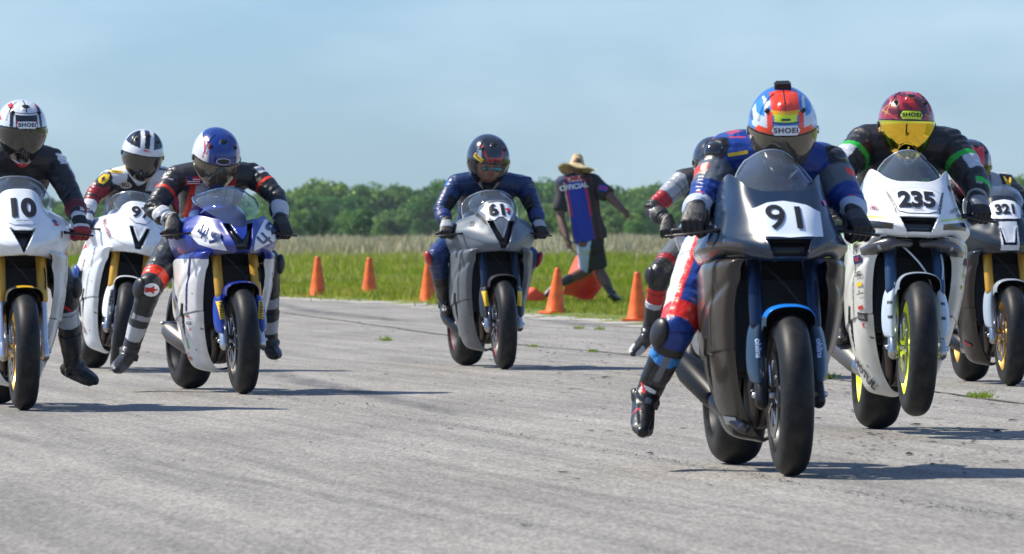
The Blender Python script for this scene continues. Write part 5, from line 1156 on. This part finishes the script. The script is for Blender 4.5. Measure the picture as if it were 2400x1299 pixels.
s91 = sfn(B91, [([3, 4], -.2, .28, BK, lambda P, rel, N: (np.sign(P[:, 0])*rel[:, 0] > -.2) & (rel[:, 2] > .15) & (rel[:, 1] < .6)), ([3, 4], .28, .72, c('58606a'), lambda P, rel, N: rel[:, 1] < .25), ([3, 4], .42, .58, RED_OR, lambda P, rel, N: (np.sign(P[:, 0])*rel[:, 0] > .3)),
    ([5, 6], -.2, .12, c('58606a'), None), ([5, 6], -.1, .5, RD, lambda P, rel, N: (np.abs(rel[:, 0]) < .25) & (rel[:, 1] < 0)), ([5, 6], .70, 1.3, c('b4c2d4'), None),
    ([1], .3, .95, RD, lambda P, rel, N: (np.abs(np.abs(P[:, 0])-.10-.4*(P[:, 2]-1.1)) < .012)), ([1], .2, .8, BK, lambda P, rel, N: (np.abs(P[:, 0]) < .05)), ([0, 1], .0, 1.1, RD, lambda P, rel, N: (N[:, 2] > .95) & (P[:, 0] < -.06) & (P[:, 1] > .66)),
    ([7], .1, .84, c('c8ccd2'), lambda P, rel, N: rel[:, 0] < -.40), ([7], .1, .84, RD, lambda P, rel, N: (rel[:, 0] >= -.40) & (rel[:, 0] < -.16)), ([8], .1, .84, c('c8ccd2'), lambda P, rel, N: rel[:, 0] > .2), ([7, 8], .84, 1.02, RD, None),
    ([9, 10], -.05, .3, (.018, .018, .02), lambda P, rel, N: rel[:, 1] < -.0), ([9, 10], .3, .42, c('2f7fc8'), None), ([9, 10], .42, 1.3, BK, None)])
def h91(C, A, a, e, aa, P):
    C[:] = c('2a6ec0'); C[(aa > 30) & (aa < 66) & (e > 14) & (e < 60)] = c('c9d2da'); C[(aa > 36) & (aa < 52) & (e > 34) & (e < 56)] = c('2f86d8')
    C[(aa < 24) & (e > 40)] = c('e8401c'); C[(aa < 24) & (e > 40) & (e < 48)] = c('f0b010'); C[(aa < 19) & (e > 31) & (e < 42)] = c('d8f018'); C[(aa < 22) & (e > 10) & (e < 31)] = c('12306e'); C[(aa < 20) & (e > 13) & (e < 27)] = c('3c8ad0')
    C[(aa > 22+.0*e) & (aa < 32) & (e > 12) & (e < 44)] = c('e8401c'); C[(aa > 22) & (aa < 58-1.2*(e-12)) & (e > 10) & (e < 20)] = c('e8401c'); C[(aa < 8) & (e > 33.5) & (e < 37)] = BK; C[(np.abs(a) < 1) & (e > 48)] = BK; C[(aa > 62) & (aa < 80) & (e > 20) & (e < 66)] = (.03, .05, .12); C[(aa > 60) & (e < -20)] = c('e0452c'); C[(aa > 74) & (e < -22)] = c('c9d2da')
H91 = dict(fn=mkh(h91), vmat=vis_smoke, visor=(-44, 10), pivot=True, label='orange, yellow and blue helmet with a small camera on top', vents=[(-42, 44, .012), (42, 44, .012)], decals=[(sc2(hexlogo, 1.35, 1.2), 0, 0, 0, 19, M_white), ('SHOEI', .0265, .03, 0, 19, M_ink)])
def b91(t, ft, hh, lt):
    C = np.zeros((len(t), 3)); C[:] = (.008, .008, .01); C[(t > .185)] = c('2f7fc8'); C[(np.abs(t-.06) < .012) & (lt > .02)] = RD; C[(t > .06) & (t < .16) & (np.abs(lt) < .018)] = (.05, .05, .055); C[(np.abs(lt) < .012) & (ft > .45) & (ft < .8) & (hh > .02)] = c('6c7076'); C[(ft > .86) & (t < 0)] = (.04, .04, .045); C[(np.abs(ft-.62) < .02) & (hh > .01) & (np.abs(lt) > .02)] = RD; return C
p91, og91, bv91, j91 = rider(fr91, 'racer in blue leathers with red stripes and orange yellow helmet on the dark 91 motorcycle', dict(head=(1834, 298), chest=(1772, 372), shL=(1692, 376), shR=(1936, 390), elL=(1650, 476), elR=(1992, 480), knR=(.2, .70, .74), knL=(1588, 770), anL=(1512, 935), toeL=(1507, 1012), gripL=(-.30, .385, .92), gripR=(.315, .385, .90), hipL=(-.16, 1.0, .85)), s91, H91, (24, -1, -4),
    gfn(BK, c('b4c2d4'), (.04, .04, .045), BK), b91, dict(L=KB), yl=dict(head=.58, chest=.92, knL=.64, anL=.80, toeL=.60), slim=1.02, voxel=.0052, rad=dict(sh=.084, el=.062, wr=.046))
hd = [ch for ch in p91.children if ch.name.startswith('helmet')][0]
MB().box((0, .03, .155), (.062, .045, .028), bev=.2).box((0, .03, .142), (.04, .05, .012), bev=.2).build('action_camera', M_blk, hd)
for q_, sx in (('shL', -1), ('shR', 1)): MB().ell(j91[q_]-og91+Vector((sx*.03, -.04, .028)), (.045, .04, .042)).build('shoulder_cup', mat('shoulder_cup_black', (.02, .02, .022), .12, coat=.8), p91)
on_body('chest_patch', p91, bv91, og91, fr91, 1732, 356, .60, rect(.038, .007), M_yel, p91, rot=.15)
on_body('boot_mark', p91, bv91, og91, fr91, 1530, 900, .60, rect(.03, .008), M_white, p91, rot=-.5)

# ===== white motorcycle, number 235, front wheel in the air =====
fr235 = Frame(2146, 1026, 4.0, lean=1.5, pitch=3.9)
W235 = c('e6ecf2')
def nose235(Q, C):
    ax = np.abs(Q[:, 0]); C[(np.abs(Q[:, 2]-(.862+.24*(ax-.10))) < .0045) & (ax > .10) & (ax < .235)] = c('c8e020'); C[(Q[:, 2] < .845+.22*(ax-.10)) & (Q[:, 2] > .822+.1*(ax-.1)) & (ax > .11) & (ax < .24)] = BK
    C[(np.abs(np.abs(ax-.105-.30*(Q[:, 2]-.93))) < .005) & (Q[:, 2] > .895) & (Q[:, 2] < 1.0)] = BK; return C
def side235(Q, C, sx):
    C[(np.abs(Q[:, 2]-(.775-.10*(Q[:, 1]-.25))) < .005) & (Q[:, 1] > .2)] = c('c8e020'); return C
Bg = mat('sticker_ink_dark', (.05, .04, .05), .5)
bike('motorcycle', fr235, 'wing', 'white motorcycle number 235 lifting its front wheel, with neon yellow rims', dict(
    upper=W235, side=c('d4d4cc'), nosefn=nose235, sidefn=side235, rim=mat('neon_rim', (.72, .85, .02), .4), forkmat=mat('fork_blue_black', (.03, .07, .14), .3, .5), fender=c('a9b8c8'), slot2=c('b9b9b2'), duct=True, hosemat=mat('clear_hose', (.55, .6, .62), .3),
    intake=[[(-.085, .878), (.085, .878), (.055, .808), (-.055, .808)]],
    plates=[dict(poly=[(-0.1150, 0.0517), (-0.0800, 0.0747), (0.0000, 0.0828), (0.0800, 0.0747), (0.1150, 0.0517), (0.0850, -0.0633), (0.0450, -0.0805), (-0.0450, -0.0805), (-0.0850, -0.0633)], O=(0, .10, .955), N=(0, 1, -.4), V=(0, .4, 1), texts=[('235', .135, .045, 0, .0, .82), ('yamalube', .012, .02, 0, -.058)], border=1.03)],
    decals=[('nose', rect(.016, .008), 0, 0, (.165, .3, 1.03), .1, M_navy), ('nose', rect(.014, .006), 0, 0, (.163, .3, 1.015), .1, M_red), ('nose', 'RACEWORX', .024, .02, (.175, .2, .92), .38, Bg), ('nose', 'R6', .024, .05, (.185, .2, .895), .38, Bg), ('nose', 'CMRA', .024, .03, (-.17, .2, .92), -.35, mat('maroon_vinyl', None)),
            (-1, rect(.028, .018), 0, 0, (-.235, .27, .70), .1, M_navy), (-1, 'RK', .024, .04, (-.235, .27, .70), .1, M_red), (-1, 'EBC', .028, .05, (-.235, .27, .76), .3, Bg), (-1, 'DID', .028, .05, (-.235, .27, .635), .1, Bg), (-1, rect(.022, .008), 0, 0, (-.235, .27, .59), .1, M_yel), (-1, 'LeoVince', .014, .03, (-.235, .27, .55), .1, Bg), (-1, rect(.02, .008), 0, 0, (-.215, .32, .49), .1, M_red), (-1, rect(.034, .018), 0, 0, (-.21, .33, .45), -.15, Bg), (-1, 'NGK', .022, .04, (-.21, .33, .45), -.15, M_grey), (-1, [(-.01, .012), (.01, .012), (0, -.014)], 0, 0, (-.20, .35, .41), 0, M_red), (-1, 'MOTUL', .05, .04, (-.15, .58, .21), -.85, Bg),
            (1, rect(.024, .016), 0, 0, (.245, .30, .70), -.1, M_navy), (1, 'RK', .022, .04, (.245, .30, .70), -.1, M_red), (1, 'EBC', .022, .05, (.245, .30, .64), -.1, mat('scuff_brown', None)), (1, rect(.018, .008), 0, 0, (.245, .30, .59), -.1, M_yel)],
    fenderdec=None, guard=dict(col='b4c2d0', holes=True), exhmat=mat('can_grey', (.10, .10, .10), .42, .5), exh=((-.12, .60, .20), (-.25, 1.03, .38)), screen_mat=glassmat('clear_screen_dark', None, dens=.8)))
G235 = c('1fa83c')
s235 = sfn((.016, .016, .019), [([3, 4], .42, .54, G235, None), ([3, 4], .54, .86, c('b9bec8'), lambda P, rel, N: np.sign(P[:, 0])*rel[:, 0] > -.2), ([5, 6], .1, .6, c('28b848'), lambda P, rel, N: np.sign(P[:, 0])*rel[:, 0] > -.15), ([5, 6], .6, 1.3, c('8e948e'), None), ([1], .1, .6, G235, lambda P, rel, N: (np.abs(np.abs(P[:, 0])-.12) < .02) & (rel[:, 1] < 0)), ([7, 8], .4, .6, G235, None)])
def h235(C, A, a, e, aa, P):
    n = vnoise(P, 38, 8); C[:] = c('9c1522'); C[(n > .25) & (e > 20)] = c('5a0a12'); C[(np.abs(aa-24-.1*e) < 3) & (e > 14) & (e < 70)] = c('3a0a10'); C[(aa < 7) & (e > 45)] = c('c23a24'); C[(np.abs(n) < .05) & (aa > 30) & (e > 10)] = c('a08a20')
    C[(aa < 26) & (e > 14) & (e < 30)] = c('2a070c'); C[(e < -40)] = c('a8402a'); C[(e < -50) & (aa < 30)] = (.03, .02, .02)
H235 = dict(fn=mkh(h235), vmat=vis_gold, visor=(-46, 10), scale=.97, label='dark red helmet with a mirrored gold visor', decals=[(sc2(hexlogo, 1.3), 0, 0, 0, 21, mat('lime_vinyl', (.65, .8, .03), .4)), ('SHOEI', .0255, .04, 0, 21, M_ink)])
p235, og235, bv235, j235 = rider(fr235, 'racer in black leathers with green and white arm bands and gold visor on motorcycle 235', dict(head=(2124, 290), shL=(2028, 340), shR=(2222, 345), elL=(1966, 400), elR=(2288, 428), gripL=(-.29, .385, .92), gripR=(.315, .385, .92), knL=(-.22, .72, .74), knR=(.22, .72, .74)), s235, H235, (10, 0, 2),
    gfn(BK, BK, c('7e8288'), BK), bfn((.022, .022, .025)), None, rad=dict(sh=.088, el=.066), slim=1.1)

# ===== dark motorcycle, number 321 =====
D321 = c('1e2732')
fr321 = Frame(2370, 905, 6, lean=-.4)
def nose321(Q, C):
    ax = np.abs(Q[:, 0]); C[(ax < .055+.0*ax) & (Q[:, 2] > .80) & (Q[:, 2] < .97)] = c('c6ccd4'); return C
def side321(Q, C, sx): C[Q[:, 2] > .74] = c('2a323b'); C[Q[:, 2] < .74] = c('332d2a'); return C
bike('motorcycle', fr321, 'ridge', 'dark motorcycle number 321 at the right edge, gold fork and silver fender', dict(
    upper=D321, side=c('2c2826'), mat=M_vpc, nosefn=nose321, sidefn=side321, rim=mat('bronze_rim', (.5, .28, .05), .35, .5), forkmat=M_gold, fender=c('9aa6b2'), slot2=c('2c2826'),
    intake=[[(-.05, .93), (-.045, .93), (-.025, .845), (.025, .845), (.045, .93), (.05, .93), (.04, .83), (-.04, .83)]],
    plates=[dict(poly=[(-0.0966, 0.0517), (-0.0630, 0.0805), (0.0000, 0.0920), (0.0630, 0.0805), (0.0998, 0.0517), (0.0840, -0.0517), (0.0420, -0.0633), (-0.0420, -0.0633), (-0.0788, -0.0517)], O=(0, .14, 1.03), texts=[('321', .105, .045, 0, .008, .85)], border=1.03)],
    decals=[(-1, rect(.036, .012), 0, 0, (-.15, .55, .24), -.35, M_navy), (-1, 'GALFER', .022, .04, (-.15, .55, .24), -.35, M_red), ('nose', rect(.018, .010), 0, 0, (.12, .2, 1.0), .1, M_navy), ('nose', rect(.014, .004), 0, 0, (.12, .2, 1.0), .1, M_red)],
    fenderdec=None, guard=dict(col='9aa6b2'), exhmat=M_mblk, exh=((-.12, .60, .2), (-.2, .92, .28)), screen_mat=glassmat('clear_screen_dark', None)))
s321 = sfn((.018, .018, .021), [([1], .75, 1.1, c('a9b0b8'), lambda P, rel, N: P[:, 0] > .0), ([4], -.2, .12, c('b2b8c0'), None), ([3], -.2, .3, c('b2b8c0'), None)])
def h321(C, A, a, e, aa, P):
    C[:] = c('c8202a'); C[(np.abs(aa-34) < 8) & (e > 0)] = BK; C[(np.abs(aa-45) < 3) & (e > -10)] = c('d0d0d4'); C[(aa > 60) & (aa < 100) & (np.abs(e-20) < 16)] = c('c8202a'); C[(np.abs(aa-82) < 4)] = BK; C[(np.hypot(aa-78, e-14) > 18) & (np.hypot(aa-78, e-14) < 24)] = BK; C[(e > 62)] = BK; C[e < -30] = c('c03040')
H321 = dict(fn=mkh(h321), vmat=vis_dark, visor=(-36, 10), label='red helmet with black and white bands, mostly hidden by an arm')
p321, og321, bv321, j321 = rider(fr321, 'rightmost racer in black leathers with a yellow emblem on the sleeve, on motorcycle 321', dict(head=(2272, 386), shL=(2232, 450), shR=(2352, 432), elR=(2402, 476), gripL=(-.30, .385, .92), knL=(-.22, .72, .74), knR=(.22, .72, .74)), s321, H321, (16, 4, 4),
    gfn(BK, BK, c('7e8288'), BK), bfn((.022, .022, .025)), dict(L=KB, R=KB))
on_body('sleeve_patch', p321, bv321, og321, fr321, 2366, 422, .60, [(-.045, .055), (.04, .045), (.045, -.03), (.02, -.055), (-.03, -.03)], M_ink, p321, N=(-.1, 1, -.2)); on_body('sleeve_emblem', p321, bv321, og321, fr321, 2366, 422, .60, [(-.024, .034), (-.012, .034), (.0, -.01), (.016, .03), (.028, .026), (.006, -.034), (-.010, -.034)], M_yel, p321, N=(-.1, 1, -.2), off=.006)

# ===== hidden motorcycle behind 91 =====
frH = Frame(1722, 888, 7)
bike('motorcycle', frH, 'ridge', 'white motorcycle almost wholly hidden behind the dark 91 motorcycle', dict(
    upper=c('ccd2d8'), side=c('b9bec4'), rim=M_blk, forkmat=M_mblk, fender=c('b9bec4'), intake=[], plates=[], slot2=BK, exhmat=M_mblk))
sH = sfn((.03, .03, .033), [([3, 4], -.1, .25, (.02, .02, .022), lambda P, rel, N: rel[:, 2] > .2), ([3], .0, .6, c('9ea3aa'), lambda P, rel, N: (rel[:, 0] > -.8) & (rel[:, 1] < .2)), ([3], .62, .9, c('a8242c'), lambda P, rel, N: rel[:, 1] < .2), ([5], .0, .5, c('b02028'), lambda P, rel, N: rel[:, 0] > .05), ([5], .1, .8, c('8d9299'), lambda P, rel, N: rel[:, 0] < -.3),
    ([7, 8], .1, .75, c('5a5f66'), None), ([7, 8], .75, .86, c('8e1c24'), None), ([7, 8], .86, 1.1, (.02, .02, .022), None), ([9, 10], -.1, .22, (.02, .02, .022), None), ([9, 10], .22, .58, c('b81e1c'), None), ([9, 10], .58, 1.2, (.03, .03, .03), None)])
HH = dict(fn=mkh(lambda C, A, a, e, aa, P: C.__setitem__(slice(None), (.02, .02, .022))), vmat=vis_dark, label='black helmet, only its top edge showing')
pH, ogH, bvH, jH = rider(frH, 'racer in grey, black and red leathers dangling a boot, hidden behind racer 91', dict(head=(1672, 378), shL=(1600, 424), shR=(1745, 424), elL=(1530, 490), elR=(1790, 490), knL=(1546, 640), anL=(1522, 782), toeL=(1484, 828), gripL=(-.36, .40, .91)), sH, HH, (20, 0, 2),
    gfn(BK, (.03, .03, .033), BK, BK), bfn((.022, .022, .025), toe=c('b9bcc0'), band=c('aab0b6'), bandt=(.20, .25)), dict(L=KB, R=KB), yl=dict(knL=.66, anL=.86, toeL=.66))

# ------------------------------------------------------------------ running marshal
DM = 84.0; MO = W(1385, 555, DM); MO.z = 0
def mp(px, py, dy=0): v = W(px, py, DM+dy); return v-Vector((MO.x, MO.y, 0))
MM = Matrix.Translation((MO.x, MO.y, 0))
SK = (.13, .065, .042)
Jm = dict(pelvis=mp(1382, 556), chest=mp(1366, 480), neck=mp(1356, 412), head=mp(1352, 388), shL=mp(1320, 428), shR=mp(1394, 424, .05), elL=mp(1313, 508, -.05), elR=mp(1432, 463, -.12), wrL=mp(1328, 560, -.22), wrR=mp(1458, 491, -.25), handL=mp(1333, 577, -.26), handR=mp(1466, 499, -.28),
    hipL=mp(1370, 568, -.05), hipR=mp(1394, 568, .03), knL=mp(1378, 634, .28), anL=mp(1306, 668, -.05), toeL=mp(1278, 694, -.14), knR=mp(1406, 636, .12), anR=mp(1434, 690, -.02), toeR=mp(1452, 706, .14))
pm_, ogm, bvm, jm = figure('person', MM, Jm, lambda P, b, t, rel, N: np.tile(np.array(SK), (len(P), 1)), mat('dark_skin', None, .5, bump=.1), rad=dict(sh=.062, el=.053, wr=.040, hip=.092, kn=.065, calf=.07, an=.038), hump=False, slim=.9, wr=0, hands=True, voxel=.009)
tag(pm_, 'marshal in straw hat, blue shirt and dark shorts running away along the grass', 'person')
J_ = jm; sh = MB()
side = (J_['shR']-J_['shL']).normalized(); up_ = (J_['neck']-J_['pelvis']).normalized(); dv = side.cross(up_)
pe, ch, nk = J_['pelvis'], J_['chest'], J_['neck']; nb_ = (J_['shL']+J_['shR'])/2
sh.tube([pe-up_*.04, pe+up_*.05, pe.lerp(ch, .5), ch, nb_.lerp(ch, .2), nb_.lerp(nk, .7)], [(.205, .15), (.20, .145), (.19, .135), (.20, .135), (.20, .12), (.085, .08)], up=tuple(dv), seg=28, rc=False)
for q in 'LR':
    s_, e_ = J_['sh'+q], J_['el'+q]; sh.tube([s_, s_.lerp(e_, .35), s_.lerp(e_, .80)], [.080, .078, .088], seg=20, rc=False); sh.tube([nb_.lerp(nk, .3), s_], [.085, .08], seg=16)
shm = remesh(sh, .010, 5); P = get(shm); Nn = get(shm, 'n'); P = P+Nn*(vnoise(P*np.array([1, .6, .5]), 17, 3)*.014+.010+vnoise(P*np.array([1, 1, .5]), 30, 4)*.003)[:, None]
C = np.zeros((len(P), 3)); s2 = np.array((side-up_*side.dot(up_)).normalized()); u2 = np.array(up_); xr = (P-np.array(pe))@s2; hr = (P-np.array(pe))@u2
BLU = c('1c359c'); BKs = (.02, .021, .025); C[:] = BLU; tall = (nk-pe).length
C[(xr > .045)] = BKs; C[(xr > .035) & (xr < .06) & (hr > .25)] = c('c8283a'); C[(np.abs(xr-.045) < .006) & (hr < .25)] = c('8a2038'); C[np.abs(xr-.135) < .006] = c('7a2038')
C[(xr < -.20)] = BKs; C[(xr < -.175) & (xr > -.20) & (hr > .28)] = c('c8283a'); C[(xr < -.20) & (xr > -.212) & (hr > .2)] = c('d8d8e0'); C[(hr > tall*.93) & (xr < .06)] = c('14224a'); C[(xr > .185)] = BKs
paint(shm, C); shm.vertices.foreach_set('co', (P-np.array(ogm)).astype(np.float32).ravel()); shm.polygons.foreach_set('use_smooth', np.ones(len(shm.polygons), bool)); shm.update(); shm.name = 'shirt'
so_ = link('shirt', shm, M_cloth, pm_); bsh = BVHTree.FromPolygons([tuple(p) for p in (P-np.array(ogm))], [tuple(f.vertices) for f in shm.polygons])
for tx, px, py, sz, bd, mm_, rt in [('OFFICIAL', 1345, 438, .085, .03, M_white, .16), ('CMRA', 1347, 419, .075, .05, M_red, .10), ('CMRA', 1414, 441, .045, .03, M_red, -.2)]:
    O = mp(px, py, -.2)-ogm
    if tx == 'CMRA': decal('sleeve_badge' if sz < .06 else 'back_badge', polymesh(rect(.085 if sz > .06 else .055, .034)), bsh, O, (1, 0, 0), (0, 0, 1), (0, 1, 0), M_white if sz > .06 else mat('blue_vinyl', None), so_, off=.004, rot=rt)
    decal('lettering', textmesh(tx, sz, bd), bsh, O, (1, 0, 0), (0, 0, 1), (0, 1, 0), mm_, so_, off=.009, rot=rt)
st = MB(); st.tube([pe+up_*.03, pe-up_*.09], [(.17, .13), (.165, .135)], up=tuple(dv), seg=24)
for q in 'LR': st.tube([J_['hip'+q], J_['hip'+q].lerp(J_['kn'+q], .5), J_['hip'+q].lerp(J_['kn'+q], .86)], [.10, .098, .115 if q == 'L' else .10], seg=20, rc=False)
stm = remesh(st, .010, 4); P = get(stm); Nn = get(stm, 'n'); P = P+Nn*(vnoise(P*np.array([1, 1, .3]), 16, 6)*.008)[:, None]; C = np.zeros((len(P), 3)); C[:] = (.012, .012, .016); C[P[:, 0] < pe.x+.02-.10*(pe.z-P[:, 2])] = c('a4bce6')
paint(stm, C); stm.vertices.foreach_set('co', (P-np.array(ogm)).astype(np.float32).ravel()); stm.polygons.foreach_set('use_smooth', np.ones(len(stm.polygons), bool)); stm.update(); stm.name = 'shorts'; link('shorts', stm, M_cloth, pm_)
for q in 'LR': boot(pm_, ogm, J_['kn'+q], J_['an'+q], J_['toe'+q], bfn((.02, .02, .022), shaft=(.02, .02, .022))).name = 'shoe'
for ch_ in [x for x in pm_.children if x.name.startswith('shoe')]:
    pass
ht = MB(); a = np.linspace(0, 2*math.pi, 64, endpoint=False)
prof = [(.0, .002), (.13, .0), (.145, .03), (.14, .055), (.06, .075), (.0, .085), (-.005, .10), (-.03, .15), (-.055, .19), (-.075, .228)]
prof = [(.150, .002), (.152, .025), (.140, .050), (.125, .060), (.02, .092), (.004, .105), (-.012, .15), (-.035, .20), (-.05, .225), (-.042, .235), (-.056, .226), (-.022, .155), (-.006, .102)]
ht.lathe(prof, axis='z', seg=64); V = np.concatenate(ht.V); rr = np.hypot(V[:, 0], V[:, 1]); an = np.arctan2(V[:, 1], V[:, 0])
V[:, 2] += np.where(rr > .12, (rr-.12)*(.22*np.sin(2*an+.6)+.10*np.sin(5*an)), 0); V[:, 2] -= np.where((V[:, 2] > .13) & (np.abs(V[:, 1]) < .03), .03, 0); ht.V = [V]
m, t, b = nodes('straw'); b.inputs['Roughness'].default_value = .8; wv = t.nodes.new('ShaderNodeTexNoise'); wv.inputs['Scale'].default_value = 60; q = t.nodes.new('ShaderNodeTexCoord'); rp = t.nodes.new('ShaderNodeValToRGB'); rp.color_ramp.elements[0].color = (.33, .22, .09, 1); rp.color_ramp.elements[1].color = (.68, .55, .32, 1)
rp.color_ramp.elements[0].position = .35; rp.color_ramp.elements[1].position = .62; t.links.new(q.outputs['Object'], wv.inputs['Vector']); t.links.new(wv.outputs[0], rp.inputs[0]); t.links.new(rp.outputs[0], b.inputs['Base Color']); bump_noise(t, b, 70, .8, 3, .01)
ht.build('straw_hat', m, pm_, M=Matrix.Translation(mp(1352, 389)-ogm) @ Matrix.Rotation(R(4), 4, 'Y') @ Matrix.Rotation(R(-12), 4, 'X') @ Matrix.Scale(1.02, 4))
# signal flags
M_flag = mat('flag_orange', (.85, .085, .035), .7, bump=.3, bscale=12); fe = empty('signal_flag', Matrix.Translation(W(1340, 578, DM-.28)))
f0 = W(1340, 578, DM-.28)
def flagshape(rows, D0, amp, seed):
    return surf([[tuple(W(px, py, D0+amp*math.sin(seed+i*1.1+j*1.7))-f0) for j, (px, py) in enumerate(r)] for i, r in enumerate(rows)], 6, 6)
rows = [[(1352, 598), (1366, 596), (1382, 602), (1394, 610)], [(1341, 620), (1362, 622), (1384, 632), (1402, 646)], [(1332, 642), (1352, 650), (1382, 656), (1411, 670)], [(1326, 664), (1350, 676), (1374, 682), (1400, 686)], [(1320, 690), (1340, 694), (1362, 702), (1388, 702)]]
shell('flag_cloth', flagshape(rows, DM+.62, .24, 1), M_flag, fe, outward=(0, 9, 0), thick=.004, inner=M_flag)
MB().tube([W(1309, 538, DM-.34)-f0, W(1340, 584, DM-.24)-f0, W(1364, 606, DM+.5)-f0], .012, seg=8).build('flag_stick', mat('stick_wood', (.35, .27, .17), .7), fe)
tag(fe, 'orange signal flag carried low on a stick by the running marshal', 'flag')
f0 = W(1255, 690, DM-.6); f2 = empty('signal_flag', Matrix.Translation(f0))
rows = [[(1228, 676), (1250, 674), (1262, 682)], [(1226, 688), (1252, 686), (1276, 690)], [(1226, 702), (1254, 706), (1280, 703)]]
shell('flag_cloth', flagshape(rows, DM-.5, .06, 2), M_flag, f2, outward=(0, 9, 0), thick=.004, inner=M_flag); tag(f2, 'small piece of orange flag cloth low in the grass behind the grey 61 motorcycle', 'flag')
